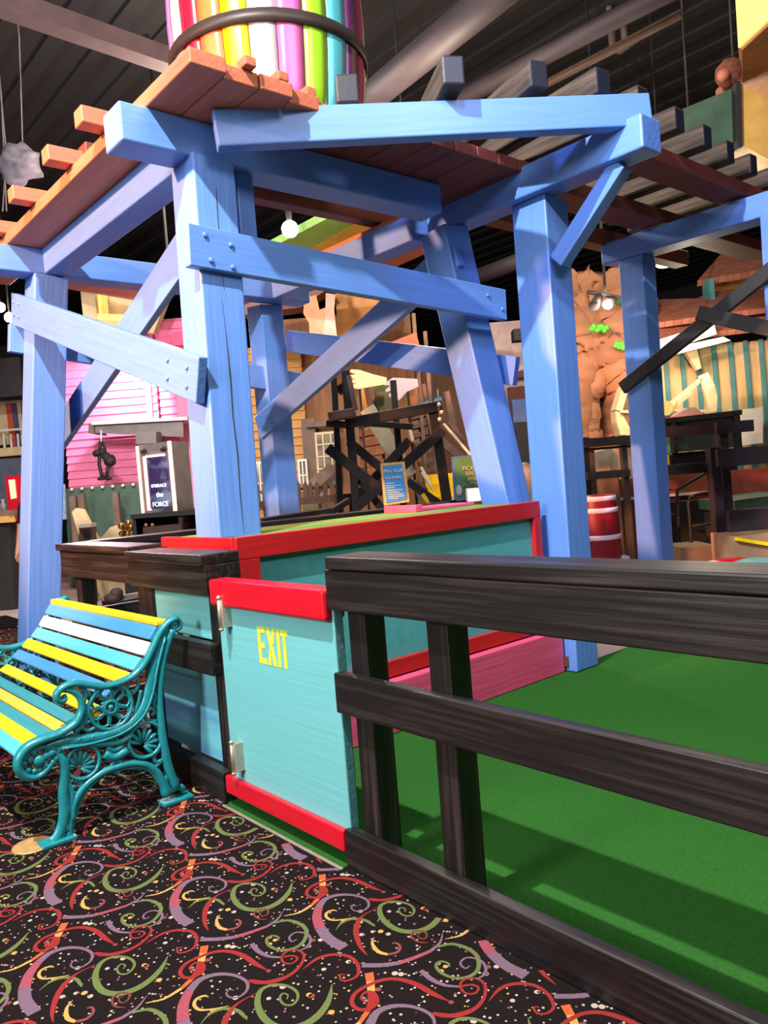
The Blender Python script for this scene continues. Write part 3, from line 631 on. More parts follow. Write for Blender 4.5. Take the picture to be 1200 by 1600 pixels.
fx = (B_-A_); fx.z = 0; fw = fx.length; fx.normalize(); fn = V((fx.y, -fx.x, 0)); 
if fn.dot(CAMP-A_) < 0: fn = -fn
def fpt(u, v, o=.0): return V((A_.x, A_.y, zb))+fx*(u*fw)+ZZ*(v*(zt-zb))+fn*o
def fbox(name, u0, v0, u1, v1, o, t, m, label=None):
    bm = bmesh.new(); addprism(bm, [fpt(u, v, o) for u, v in ((u0, v0), (u1, v0), (u1, v1), (u0, v1))], fn*t); return link(name, bm, m, mc, label=label)
fbox('mirror', .24, .06, .86, .80, .0, .012, MIRROR, 'mirror with painted purple-blue reflections'); fbox('light_strip', .17, .03, .24, .82, 0, .03, NEON, 'lit pink strip'); fbox('light_strip', .24, .80, .80, .83, 0, .03, NEON, 'lit pink strip'); fbox('light_strip', -.02, 0, .02, .98, 0, .03, NEON, 'lit pink strip'); fbox('light_strip', .95, 0, 1.02, 1.0, 0, .03, NEON, 'lit pink strip')
for u in (.2, .8):
    bm = bmesh.new(); ball(bm, fpt(u, .9, .02), .04, 1.1, 1.1, .9, jit=.2); link('knob', bm, SHADE_, mc)
for s_, v, z_ in (('EMBRACE', .38, .058), ('the', .25, .09), ('FORCE', .11, .085)):
    text('lettering', s_, fpt(.56, v, .016), fx, ZZ, z_, LETTER, mc, .003)
# far left column
fl = thing('balcony', 'cream balcony with white railing at the far left', 'balcony', base(10, 15.5))
poly('wall', rect(-60, 632, 34, 700), 15.6, .2, CREAM, fl); poly('stripe', [(9, 630), (17, 630), (27, 705), (17, 706)], 15.55, .04, ORRED, fl); poly('stripe', [(18, 630), (24, 630), (33, 705), (27, 705)], 15.54, .04, mat('slate_blue', (70, 76, 120), .6), fl)
poly('floor_slab', rect(-60, 705, 34, 718), 15.2, .6, CREAM, fl); poly('hand_rail', rect(-60, 676, 34, 679), 15.25, .05, WHITE, fl)
for x in (-30, -18, -6, 5, 16, 27): poly('baluster', rect(x, 678, x+2.5, 707), 15.26, .04, WHITE, fl)
tag(poly('lower_wall', down(-60, 722, 36, 15.3), 15.3, .2, mat('slate_grey_paint', (86, 96, 116), .7)), 'blue grey wall under the cream balcony', 'wall')
sm = thing('slot_machine', 'red game machine with pale lit window at far left', 'game machine', base(20, 13))
poly('cabinet', down(8, 744, 32, 13), 13, .5, RED, sm); poly('window', [(13, 750), (22, 749), (25, 778), (17, 780)], 12.97, .03, mat('lit_window_peach', (250, 206, 160), .5, emit=.8, bump=0), sm, 'pale lit window')
ct = thing('counter', 'dark counter with patterned front at the far left edge', 'counter', base(5, 10.5))
poly('top_board', rect(-60, 803, 24, 812), 10.4, .7, WOODG, ct); poly('front_band', rect(-60, 812, 22, 822), 10.38, .05, mat('patterned_band', (220, 170, 90), .6, rgb2=(180, 70, 60), scale=(6, 6, 6), ramp=(.45, .55)), ct); poly('body', down(-60, 822, 14, 10.5), 10.5, .5, SHADE_, ct)
for i, x in enumerate((-2, 6)):
    bm = bmesh.new(); lathe(bm, [(.03, 0), (.035, .12), (.02, .16), (.02, .2)], P(x, 803, 10.6), 12); tag(link('bottle', bm, (WHITE, GREY)[i]), ('white bottle on the counter at the far left', 'grey bottle on the counter at the far left')[i], 'bottle')
tag(poly('wall_screen', rect(-60, 565, 33, 625), 14.5, .12, SHADE_), 'black screen hanging left of the leftmost blue post', 'screen'); tag(poly('wall_screen', rect(101, 566, 134, 622), 14.8, .12, SHADE_), 'black screen hanging right of the leftmost blue post', 'screen')
for i, (x, y) in enumerate(((0, 480), (15, 496))):
    l_ = thing('globe_lamp', ('round lit lamp at the left frame edge', 'lit lamp right at the end of the sloping blue brace')[i], 'lamp', tuple(P(x, y, 13)))
    bm = bmesh.new(); ball(bm, P(x, y, 13), .085); link('bulb', bm, BULB, l_); p = P(x, y, 13)
    bm = bmesh.new(); tube(bm, [p+V((0, 0, .08)), V((p.x, p.y, 7.17))], .012, 6); link('cord', bm, SHADE_, l_)
sf_ = thing('sign_soffit', 'yellow lit soffit box high above the pink house', 'soffit', tuple(P(180, 480, 12.5)))
poly('back_panel', [(150, 452), (262, 462), (240, 520), (150, 505)], 13, .2, CREAM, sf_); poly('side_board', [(125, 448), (147, 448), (152, 500), (130, 497)], 12.4, .4, CREAM, sf_); poly('frame', [(152, 452), (157, 452), (160, 492), (155, 492)], 12.5, .3, GOLDLIT, sf_, 'glowing yellow edge'); poly('frame', [(152, 490), (215, 492), (210, 502), (152, 499)], 12.4, .5, GOLDLIT, sf_, 'glowing yellow edge')
tag(beam('ceiling_beam', P(60, 430, 12.2), P(232, 458, 11.6), .3, .25, MAROON), 'dull maroon roof beam above the yellow soffit', 'beam')
tag(poly('pink_board', rect(268, 519, 300, 540), 13.5, .2, PINKB), 'pink board end beside the front blue post', 'board')
bm = bmesh.new(); tube(bm, catmull([P(x, y, 10) for x, y in ((215, 458), (232, 440), (240, 418), (262, 400))], 4)+[V((P(262, 400, 10).x, P(262, 400, 10).y, 7.17))], .02, 6); tag(link('cable', bm, SHADE_), 'dark cable looping under the ceiling left of the front post', 'cable')
# person at the counter, mostly behind the blue post
pn = thing('person', 'person in black shirt standing behind the leftmost blue post, arm hanging', 'person', base(74, 9.3))
def body(px, d):
    o = V(base(px, d)); f = -FH; r = RH
    def q(a, b, z): return o+r*a+f*b+ZZ*z
    pts = [q(0, 0, .95), q(0, 0, 1.15), q(0, 0, 1.36), q(0, 0, 1.46), q(0, .01, 1.53), q(0, .01, 1.66),
           q(-.17, 0, 1.38), q(-.21, 0, 1.12), q(-.235, .05, .90), q(-.24, .07, .83), q(.17, 0, 1.38), q(.21, 0, 1.12), q(.22, .06, .90), q(.22, .08, .83),
           q(-.09, 0, .88), q(-.1, .01, .48), q(-.1, -.02, .08), q(-.1, .1, .04), q(.09, 0, .88), q(.1, .01, .48), q(.1, -.02, .08), q(.1, .1, .04)]
    ed = [(0,1),(1,2),(2,3),(3,4),(4,5),(2,6),(6,7),(7,8),(8,9),(2,10),(10,11),(11,12),(12,13),(0,14),(14,15),(15,16),(16,17),(0,18),(18,19),(19,20),(20,21)]
    rad = [.15,.14,.15,.06,.065,.095,.06,.045,.032,.03,.06,.045,.032,.03,.085,.06,.045,.04,.085,.06,.045,.04]
    for s, k in ((-1, 9), (1, 13)):                              # hands: five fingers
        w_ = pts[k]
        for j, (dx, L) in enumerate(((-.03, .07), (-.01, .08), (.01, .075), (.03, .06))):
            pts += [w_+f*dx+ZZ*-.05, w_+f*(dx+.01)+ZZ*(-.05-L)]; rad += [.012, .008]; n_ = len(pts); ed += [(k, n_-2), (n_-2, n_-1)]
        pts += [w_+f*.05+ZZ*-.03, w_+f*.065+ZZ*-.08]; rad += [.012, .009]; n_ = len(pts); ed += [(k, n_-2), (n_-2, n_-1)]
    me = bpy.data.meshes.new('body'); me.from_pydata([tuple(p) for p in pts], ed, []); ob = bpy.data.objects.new('body', me); COL.objects.link(ob)
    sk = ob.modifiers.new('skin', 'SKIN'); ob.modifiers.new('sub', 'SUBSURF').levels = 1; ob.modifiers['sub'].render_levels = 1
    for v, rr in zip(me.skin_vertices[0].data, rad): v.radius = (rr, rr)
    me.skin_vertices[0].data[0].use_root = True
    bpy.context.view_layer.update()
    m2 = bpy.data.meshes.new_from_object(ob.evaluated_get(bpy.context.evaluated_depsgraph_get())); bpy.data.objects.remove(ob)
    bm = bmesh.new(); bm.from_mesh(m2); bpy.data.meshes.remove(m2)
    for f_ in bm.faces:
        c = f_.calc_center_median(); lat = abs((c-o).dot(r)); f_.smooth = True
        f_.material_index = 0 if c.z > 1.45 or (lat > .155 and c.z < 1.17 and c.z > .6) else (1 if c.z > .93 else (2 if c.z > .09 else 3))
    ob = link('body', bm, [SKIN, SHIRT, JEANS, SHADE_], pn)
    bm = bmesh.new(); ball(bm, q(0, -.015, 1.70), .108, 1, 1, 1.0, sub=3)
    for v in list(bm.verts):
        if (v.co-q(0, 0, 1.7)).dot(f) > .045 and v.co.z < 1.73: bm.verts.remove(v)
    link('hair', bm, HAIR, pn)
    for nm, s, a, b, z, rr, sx, sz, m_ in (('eye', -1, .035, .095, 1.68, .012, 1, 1, SHADE_), ('eye', 1, .035, .095, 1.68, .012, 1, 1, SHADE_), ('nose', 1, 0, .108, 1.65, .016, .8, 1.4, SKIN), ('mouth', 1, 0, .098, 1.605, .02, 1.1, .4, PINKB), ('ear', -1, .095, 0, 1.66, .025, .5, 1.2, SKIN), ('ear', 1, .095, 0, 1.66, .025, .5, 1.2, SKIN)):
        bm = bmesh.new(); ball(bm, q(a*s, b, z), rr, sx, 1, sz, sub=2); link(nm, bm, m_, pn)
body(74, 9.3)

def pole(o, px, py, d): bar('pole', (px, py), (px+.078*(yf_(px, d)-py), yf_(px, d)), 4, d+.09, .03, BLACKD, o)
# ---- middle: wooden building, window, stairs
wb = thing('wooden_building', 'brown timber building with tan siding and a white paned window', 'building', base(560, 13.5))
poly('plank_wall', down(436, 500, 640, 13.6), 13.6, .2, WOODB, wb); poly('plank_wall', down(640, 560, 740, 13.7), 13.7, .2, mat('dark_brown_plank', (96, 62, 38), .7, var=.2, scale=(12, 12, 1)), wb, 'darker plank wall'); siding('siding', 372, 545, 468, 905, 13.4, 13.5, WOODT, wb)
poly('corner_board', down(470, 655, 491, 13.3), 13.3, .1, WOODG, wb)
def window(x0, y0, x1, y1, d, parent, nx, ny, m=CREAM, glass=None):
    fr = poly('window_frame', rect(x0, y0, x1, y1), d, .06, m, parent)
    poly('pane', rect(x0+3, y0+3, x1-3, y1-3), d-.01, .02, glass or mat('window_glass_dusk', (120, 110, 96), .15, var=.4, scale=(4, 4, 4)), fr)
    for i in range(1, nx): 
        x = x0+(x1-x0)*i/nx; poly('muntin', rect(x-1, y0+2, x+1, y1-2), d-.03, .04, m, fr)
    for i in range(1, ny):
        y = y0+(y1-y0)*i/ny; poly('muntin', rect(x0+2, y-1, x1-2, y+1), d-.03, .04, m, fr)
window(494, 676, 531, 752, 13.25, wb, 3, 4); window(398, 722, 416, 790, 13.25, wb, 2, 2, WHITE); window(466, 718, 481, 768, 13.2, wb, 2, 2, WHITE)
poly('header_board', rect(478, 660, 532, 668), 13.2, .15, WOODG, wb)
oc = tag(poly('ochre_panel', [(524, 455), (612, 455), (600, 512), (545, 530), (528, 528)], 12.2, .3, OCHRE), 'ochre wall panel behind the peach cutouts', 'panel')
tag(poly('plank_ceiling', [(372, 448), (500, 420), (520, 446), (470, 480), (380, 492)], 11.5, .4, MAROON), 'maroon boarded soffit behind the front brace', 'soffit')
tag(poly('carved_cutout', [(475, 466), (494, 461), (499, 484), (510, 480), (508, 505), (507, 530), (484, 530), (483, 505), (474, 490)], 11.3, .06, PEACH), 'orange peach jagged wooden cutout under the front brace', 'cutout')
pole(tag(poly('carved_cutout', [(509, 458), (524, 460), (522, 484), (527, 530), (503, 534), (508, 500)], 11.25, .06, mat('pale_peach_paint', (222, 176, 156), .6)), 'pale peach jagged wooden cutout beside the ochre panel', 'cutout'), 512, 510, 11.25)
st = thing('stairs', 'grey wooden stairs with sloping rail beside the paned window', 'stairs', base(505, 11.5))
poly('stringer', [(482, 752), (512, 726), (524, 726), (524, 738), (486, 772)], 11.4, .06, WOODG, st); poly('panel', [(486, 765), (524, 730), (524, 800), (486, 803)], 11.6, .5, GREY, st)
pk = thing('picket_fence', 'row of rounded brown pickets left of the black frame tower', 'fence', base(490, 10.5))
for x in (398, 404, 470, 481, 489, 499, 512, 523): poly('picket', [(x, yf_(x, 10.5)), (x-8, 758), (x-5, 752), (x-1, 757), (x+5, yf_(x, 10.5))], 10.5, .06, WOODG, pk)
poly('rail', [(390, 768), (530, 757), (530, 762), (390, 773)], 10.57, .05, WOODG, pk)
bf = thing('rail_fence', 'low black fence rail behind the turf topped platform', 'fence', base(470, 8.9))
poly('rail', [(400, 784), (560, 770), (560, 781), (400, 795)], 8.9, .08, BLACKD, bf)
for x in (410, 545): poly('post', down(x, 782, x+8, 8.95), 8.95, .1, BLACKD, bf)
tag(poly('green_crate', rect(473, 789, 498, 812), 9.6, .6, GREEN), 'green crate seen below the low black rail', 'crate')
poly('stand', down(474, 812, 497, 9.65), 9.65, .4, GREEN, bpy.context.scene.objects['green_crate'])
kb = thing('ramp_kerb', 'long low black rail on posts just behind the platform', 'rail', base(460, 7.0))
beam('rail', P(405, 818, 6.7), P(516, 801, 7.2), .12, .09, BLACKD, kb); 
for x, y in ((412, 818), (508, 803)): p = P(x, y, 6.95); boxo('post', p.x-.04, p.x+.04, p.y-.04, p.y+.04, 0, p.z, BLACKD, kb)
tag(beam('hand_rail', P(516, 800, 7.4), P(545, 782, 7.6), .05, .06, BLACKD), 'short sloping brown handrail behind the platform', 'rail')
# black frame tower with ramps
bt = thing('frame_tower', 'black timber frame tower with cross braces behind the platform', 'frame', base(610, 8.6))
def bb(a, b, w, d=8.4, m=BLACKD, nm='post', d2=None, label=None): return bar(nm, a, b, w, d, .1, m, bt, d2, label)
bb((520, 555), (538, 905), 9); bb((540, 580), (566, 910), 13); bb((614, 595), (640, 905), 10, 8.9); bb((676, 636), (716, 900), 15)
bb((540, 662), (690, 634), 16, 8.35, nm='beam'); bb((510, 662), (542, 664), 10, 8.3, nm='beam'); bb((555, 660), (645, 667), 9, 8.8, nm='beam')
bb((512, 700), (600, 770), 16, 8.32, nm='brace'); bb((545, 690), (630, 760), 14, 8.75, nm='brace'); bb((692, 672), (560, 790), 16, 8.3, nm='brace'); bb((640, 688), (560, 775), 14, 8.8, nm='brace'); bb((545, 725), (600, 800), 12, 8.45, nm='brace'); bb((636, 752), (690, 790), 12, 8.45, nm='brace')
bar('tie', (514, 652), (556, 645), 12, 8.2, .3, WOODG, bt, label='brown tie end'); bar('tie', (545, 588), (556, 640), 8, 8.1, .08, WOODG, bt, label='grey brown upright'); bar('tie', (528, 612), (548, 598), 12, 8.5, .2, BLACKD, bt)
ch = thing('flume', 'pale grey sloping flume board running down through the black frame', 'chute', base(610, 9.6))
bar('trough', (574, 640), (640, 745), 24, 9.5, .3, mat('pale_flume', (170, 170, 156), .6), ch); bar('strut', (578, 585), (590, 650), 9, 9.7, .08, WOODG, ch); bar('strut', (566, 610), (570, 660), 6, 9.8, .08, OCHRE, ch); bar('post', (628, 728), (640, 885), 6, 9.55, .08, WOODG, ch)
for i, (a, b, w, lab) in enumerate((((693, 662), (736, 712), 4, 'upper white pipe sloping toward the tower post'), ((700, 660), (742, 706), 5, 'grey pipe sloping beside the upper white pipe'), ((658, 730), (677, 765), 4, 'white stick leaning among the black braces'), ((640, 668), (645, 690), 5, 'short white upright bar inside the black frame'))):
    tag(bar('pipe', a, b, w, 9.2, .04, (WHITE, WOODG, WHITE, WHITE)[i]), lab, 'pipe')
ld = thing('plank_steps', 'grey brown plank steps seen through the left half of the black frame', 'steps', base(580, 10.2))
for i in range(6): bar('step', (560+i*.6, 664+16*i), (598+i*.6, 657+16*i), 9, 10.1, .3, WOODG, ld)
bar('stringer', (562, 655), (574, 880), 5, 10.3, .06, WOODG, ld); bar('stringer', (596, 650), (608, 880), 5, 10.3, .06, WOODG, ld)
l2 = thing('plank_steps', 'brown plank steps seen through the right half of the black frame', 'steps', base(660, 10.2))
for i in range(7): bar('step', (638+i*3.2, 655+14*i), (676+i*3.2, 644+14*i), 8, 10.1, .3, WOODG, l2)
bar('side_board', (668, 645), (678, 690), 7, 9.9, .1, WOODG, l2); bar('stringer', (655, 660), (692, 900), 6, 10.35, .08, WOODG, l2); bar('stringer', (690, 690), (725, 720), 12, 10.3, .1, WOODG, l2)
for i, (a, b, w, m, lab) in enumerate((((697, 612), (714, 690), 10, WOODG, 'grey post leaning right behind the white pipes'), ((563, 592), (574, 655), 6, OCHRE, 'ochre batten behind the black frame'), ((662, 600), (668, 640), 6, WOODG, 'thin brown stick behind the lilac hand'), ((672, 600), (676, 636), 6, WOODG, 'second thin brown stick behind the lilac hand'))):
    tag(bar('timber', a, b, w, 10.4, .08, m), lab, 'timber')
ys = thing('yellow_steps', 'bright yellow block steps between black frame and green sign', 'steps', base(690, 8.9))
for i, (a, b, d) in enumerate(((740, 756, 9.3), (755, 776, 9.1), (775, 800, 8.9))): poly('step', [(664+2*i, a+2), (709+2*i, a-1), (710+2*i, b-1), (666+2*i, b+2)], d, .35, YEL, ys)
poly('base', down(670, 798, 712, 8.95), 8.95, .5, YEL, ys)
tag(bar('putter', (658, 738), (676, 765), 3, 8.2, .03, WHITE), 'thin white putter leaning on the yellow steps', 'putter'); tag(bar('post_cap', (660, 772), (668, 784), 6, 8.1, .05, YEL), 'small yellow peg in front of the black braces', 'peg')
tag(poly('wedge_block', [(646, 757), (652, 748), (668, 763), (670, 782), (656, 783)], 8.6, .3, GREY), 'grey wedge block beside the yellow steps', 'block')
# cut-out hands and fabric above the frame
def hand(pxs, d, m, name, label):
    o = tag(poly(name, pxs, d, .035, m), label, 'cutout'); pole(o, sum(p[0] for p in pxs)/len(pxs), sum(p[1] for p in pxs)/len(pxs), d); return o
hand([(604, 590), (580, 584), (562, 578), (549, 577), (546, 581), (557, 585), (546, 586), (545, 590), (557, 592), (546, 594), (546, 598), (557, 599), (549, 602), (550, 606), (560, 608), (575, 605), (604, 600)], 9.4, mat('cream_cutout', (240, 206, 170), .6, var=.03), 'cutout_hand', 'cream cutout hand reaching left above the black frame')
hand([(652, 592), (614, 590), (603, 597), (600, 602), (610, 602), (602, 609), (604, 613), (614, 609), (607, 617), (610, 621), (619, 616), (613, 624), (617, 628), (625, 624), (636, 612), (654, 604)], 9.2, LAV, 'cutout_hand', 'lilac white cutout hand hanging under the back blue brace')
hand([(661, 545), (668, 540), (674, 548), (684, 562), (672, 560), (664, 556)], 9.8, LAV, 'cutout_hand', 'small lilac cutout hand right of the orange sleeve')
pole(tag(poly('cutout_sleeve', [(598, 540), (650, 519), (655, 538), (648, 556), (612, 548)], 9.6, .05, ORRED), 'orange red cutout sleeve above the back blue brace', 'cutout'), 632, 540, 9.6)
tag(poly('cutout_cloth', [(588, 600), (612, 592), (606, 612), (622, 626), (618, 636), (592, 640), (586, 622)], 9.6, .05, OLIVE), 'olive cutout cloth next to the lilac hand', 'cutout')
tag(poly('cutout_cloth', [(634, 612), (658, 600), (664, 640), (640, 645)], 9.9, .05, WOODB), 'brown cutout cloth right of the lilac hand', 'cutout')
for i, (a, b) in enumerate((((646, 490), (678, 895)), ((664, 518), (694, 893)))): tag(bar('stick', a, b, 6, 9.9, .05, WOODG), ('upper grey stick above the orange sleeve', 'grey stick standing behind the small lilac hand')[i], 'stick')
tag(poly('blue_shelf', [(590, 650), (690, 620), (690, 630), (592, 662)], 9.9, .2, SL_B), 'pale blue shelf strip behind the black frame', 'shelf')
bl = thing('ball_string', 'hanging cord with white balls at the top corner of the black frame', 'ornament', tuple(P(686, 620, 8.2)))
bm = bmesh.new(); tube(bm, [P(684, 608, 8.2), P(687, 656, 8.2)], .007, 6); link('cord', bm, GREY, bl)
for x, y in ((686, 632), (690, 644), (687, 655)):
    bm = bmesh.new(); ball(bm, P(x, y, 8.2), .022); link('ball', bm, WHITE, bl)
# signs on the platform
def sign(name, label, quad, d, frame_m, face_m, bd):
    r = thing(name, label, 'sign', tuple(P(*quad[3], d)))
    bm = bmesh.new(); addprism(bm, [P(x, y, d) for x, y in quad], FH*.035); link('board', bm, frame_m, r)
    cx = sum(q[0] for q in quad)/4; cy = sum(q[1] for q in quad)/4
    k = [(q[0]+(bd if q[0] < cx else -bd), q[1]+(bd if q[1] < cy else -bd)) for q in quad]
    bm = bmesh.new(); addprism(bm, [P(x, y, d-.006) for x, y in k], FH*.01); link('face', bm, face_m, r); return r
OAK = mat('sign_oak_frame', (224, 172, 96), .5, scale=(20, 20, 20))
s1 = sign('rules_sign', 'blue mini golf rules sign in a pale wooden frame on the platform', [(594, 724), (632, 721), (640, 784), (600, 790)], 5.75, OAK, SIGNB, 4)
tx, tyv = RH*1+ZZ*-.0, ZZ
text('lettering', 'Mini Golf', P(614, 735.5, 5.735), tx, tyv, .037, WHITE, s1, .001); text('lettering', 'Rules & Safety', P(614.5, 746, 5.735), tx, tyv, .028, WHITE, s1, .001, xs=.75)
for i, (y, w_) in enumerate(((755, 14), (759, 24), (762, 12), (766, 26), (769.5, 20), (773, 24), (776, 26), (779, 16))):
    x = 603+i*.6; bm = bmesh.new(); addprism(bm, [P(x, y, 5.737), P(x+w_, y-w_*.07, 5.737), P(x+w_, y+1-w_*.07, 5.737), P(x, y+1, 5.737)], FH*.003); link('text_line', bm, WHITE, s1)
s2 = sign('pick_up_sign', 'green sign with white lettering beside the back blue post', [(706, 714), (762, 708), (768, 777), (710, 781)], 6.0, mat('sign_edge_blue', (84, 140, 196), .5), SIGNG, 3)
for i, t_ in enumerate(('PICK UP', 'BALLS', 'AND', 'PUTTERS', 'FROM')): text('lettering', t_, P(738+i*.9, 731+i*8.4, 5.985), tx, tyv, .042, mat('sign_cream_letters', (226, 224, 190), .6), s2, .001)
bm = bmesh.new(); ball(bm, P(717, 766, 5.98), .032, 1, .4, 1.35); link('golf_ball_emblem', bm, WHITE, s2, label='white golf ball emblem')
for a, b in ((708, 781), (764, 777)):
    p = P(a, b, 6.03); boxo('leg', p.x-.02, p.x+.02, p.y-.02, p.y+.02, 0, p.z, BLACKD, s2)
tag(poly('tissue_box', rect(731, 764, 751, 784), 5.55, .12, WHITE), 'small white box at the foot of the back blue post', 'box')

# ---- globe lamp and rainbow deck seen under the cap beam
gl = thing('globe_lamp', 'bright round lamp glowing between the two front blue beams', 'lamp', tuple(P(453, 358, 8)))
p = P(453, 358, 8); bm = bmesh.new(); ball(bm, p, .085, sub=3); link('bulb', bm, BULB, gl); bm = bmesh.new(); tube(bm, [p+V((0, 0, .07)), p+V((0, 0, .15)), V((p.x, p.y, 7.17))], [.03, .03, .01], 8); link('cord', bm, SHADE_, gl)
rb = thing('rainbow_walkway', 'overhead walkway of green, yellow and brown boards behind the lamp', 'walkway', tuple(at(560, 380, z=4.2)))
def plank(name, pts, m, lab=None):
    bm = bmesh.new(); addprism(bm, [at(x, y, z=4.2) for x, y in pts], V((0, 0, .09))); return link(name, bm, m, rb, label=lab)
plank('board', [(380, 410), (575, 308), (600, 322), (420, 425)], mat('lime_board', (128, 176, 72), .6), 'green board'); plank('board', [(424, 424), (604, 322), (634, 338), (470, 424)], mat('gold_board', (206, 164, 50), .6), 'yellow board'); plank('board', [(474, 424), (636, 338), (650, 348), (495, 432)], WOODG, 'dark board'); plank('board', [(500, 432), (655, 347), (720, 360), (560, 430)], mat('rose_brown_board', (150, 96, 80), .6), 'rose brown board')
plank('edge_board', [(560, 430), (722, 360), (730, 368), (575, 436)], ORANGE, 'orange edge board')

for a_ in ((520, 360), (640, 345)): p = at(*a_, z=4.2); bm = bmesh.new(); tube(bm, [V((p.x, p.y, 4.28)), V((p.x, p.y, 7.17))], .012, 6); link('hanger', bm, SHADE_, rb)
# ---- right: rock face, houses, cart, fences
def rock():
    bm = bmesh.new(); nx, ny = 40, 110; g = []
    for i in range(nx+1):
        row = []
        for j in range(ny+1):
            px = 882+i*(1012-882)/nx; py = 425+j*(905-425)/ny; d = 12
            q = P(px, py, d); n1 = NZ.noise(V((px*.018, py*.016, 1)))*.40+NZ.noise(V((px*.045, py*.05, 5)))*.12+NZ.noise(V((px*.12, py*.16, 9)))*.035
            led = .14*math.sin((py-430)/38.0+NZ.noise(V((px*.03, 2, 3)))*1.2)           # ledges
            ex = 0
            u = (px-950)/26; v = (py-655)/62
            if u*u+v*v < 1.4: ex = 2.2*max(0, 1.4-u*u-v*v)                            # cave mouth
            u = (px-938)/20; v = (py-512)/16
            if u*u+v*v < 1: ex += .7*(1-u*u-v*v)
            row.append(bm.verts.new(q+FH*(n1*.8+led*.5+ex)))
        g.append(row)
    for i in range(nx):
        for j in range(ny): bm.faces.new((g[i][j], g[i+1][j], g[i+1][j+1], g[i][j+1])).smooth = True
    o = link('rock_face', bm, ROCK); o.modifiers.new('solid', 'SOLIDIFY').thickness = .25
    tag(o, 'orange brown artificial rock face with ledges and dark cave', 'rock')
rock()
for i, (x, y, sx, lab) in enumerate(((936, 513, 1.5, 'lime green plant in the rock hollow below the spotlights'), (969, 540, .8, 'lime green leafy cactus on the rock ledge by the post'), (968, 470, .9, 'dark green leaves at the top of the rock'))):
    bm = bmesh.new(); c = P(x, y, 11.45)
    for k in range(7): ball(bm, c+RH*((k-3)*.025*sx)+ZZ*(.03*math.sin(k*2.1)), .045, 1, 1, .9+.3*(k % 2), jit=.35, seed=k+i*9)
    tag(link('plant', bm, (LIME, LIME, mat('dark_leaf', (40, 96, 44), .6))[i]), lab, 'plant')
tl = thing('track_spotlight', 'black track spotlight pair shining beside the rock', 'spotlight', tuple(P(945, 470, 9.5)))
bm = bmesh.new(); tube(bm, [P(918, 456, 9.5), P(975, 466, 9.5)], .025, 8); link('track', bm, SHADE_, tl)
for a, b, on in (((936, 464), (928, 478), 0), ((958, 468), (949, 476), 1)):
    bm = bmesh.new(); tube(bm, [P(*a, 9.5), P(*b, 9.35)], [.05, .065], 12); h_ = link('lamp_head', bm, SHADE_, tl)
    if on: bm = bmesh.new(); ball(bm, P(b[0]-.5, b[1], 9.3), .055, 1, 1, .8); link('bulb', bm, BULB, h_)
p = P(946, 460, 9.5); bm = bmesh.new(); tube(bm, [p, V((p.x, p.y, 7.17))], .02, 6); link('stem', bm, SHADE_, tl)
ol = thing('oval_lamp', 'flat white oval ceiling lamp under the second blue cap beam', 'lamp', tuple(P(1039, 413, 9.5)))
bm = bmesh.new(); ball(bm, P(1039, 413, 9.5), .11, 1, 1, .35); link('diffuser', bm, TUBE, ol); p = P(1039, 408, 9.5); bm = bmesh.new(); tube(bm, [p, V((p.x, p.y, 7.17))], .012, 6); link('stem', bm, SHADE_, ol)
wh = thing('water_wheel', 'pale wooden wheel rim standing in the cave opening', 'wheel', tuple(P(985, 645, 10.6)))
for k, pts in enumerate(([(978, 598), (972, 606), (962, 640), (972, 644), (980, 615), (984, 600)], [(962, 642), (964, 660), (970, 682), (984, 690), (984, 668), (972, 646)])): poly('rim_segment', pts, 10.5, .25, CREAM, wh)
poly('hub', [(970, 641), (1000, 640), (1000, 646), (970, 645)], 10.45, .1, CREAM, wh); poly('post', down(976, 688, 996, 10.7), 10.7, .2, WOODG, wh)
ln = thing('lean_to_house', 'house with brown shingle roof and striped board wall on the right', 'house', base(1110, 12))
def shing(name, pxs, d, t, tilt, parent):
    bm = bmesh.new(); a = [P(x, y, d+dd) for (x, y), dd in zip(pxs, tilt)]; c = sum(a, V())/len(a)
    x = (a[1]-a[0]).normalized(); n = x.cross(a[2]-a[0]).normalized(); yv = n.cross(x); mt = M4(((x.x, yv.x, n.x, c.x), (x.y, yv.y, n.y, c.y), (x.z, yv.z, n.z, c.z), (0, 0, 0, 1))); iv = mt.inverted()
    addprism(bm, [iv @ p_ for p_ in a], V((0, 0, -t if n.dot(CAMP-c) > 0 else t))); return link(name, bm, SHINGLE, parent, mt)
shing('roof', [(1020, 505), (1200, 480), (1200, 445), (1110, 455), (1028, 475)][:4], 11.4, .08, (0, 0, 1.4, 1.4), ln)
shing('roof', [(1018, 530), (1200, 508), (1200, 462), (1026, 468)], 11.2, .08, (0, 0, 1.2, 1.2), ln)
poly('fascia', [(1026, 532), (1115, 503), (1120, 522), (1028, 552)], 11.1, .2, WHITE, ln); poly('fascia', [(1028, 548), (1130, 526), (1142, 532), (1030, 560)], 11.0, .15, WHITE, ln, 'lower white gutter')
poly('board_wall', down(1022, 545, 1215, 11.6), 11.6, .15, mat('tan_board_wall', (190, 164, 116), .65, var=.15, scale=(9, 9, 1)), ln)
TB_ = mat('teal_batten', (70, 126, 130), .55)
for x in (1036, 1062, 1086, 1112, 1138, 1162, 1186): poly('batten', down(x, 543-(x-1022)*.078, x+6, 11.55), 11.55, .04, TB_, ln)
poly('bracket', [(1068, 545), (1088, 540), (1096, 575), (1090, 578), (1078, 560)], 11.3, .1, CREAM, ln)
poly('side_boards', [(1158, 640), (1192, 636), (1192, 692), (1160, 696)], 11.2, .1, WHITE, ln)
gb = thing('gable_house', 'small house gable with teal trim above the shingle roof', 'house', tuple(P(1130, 440, 12.5)))
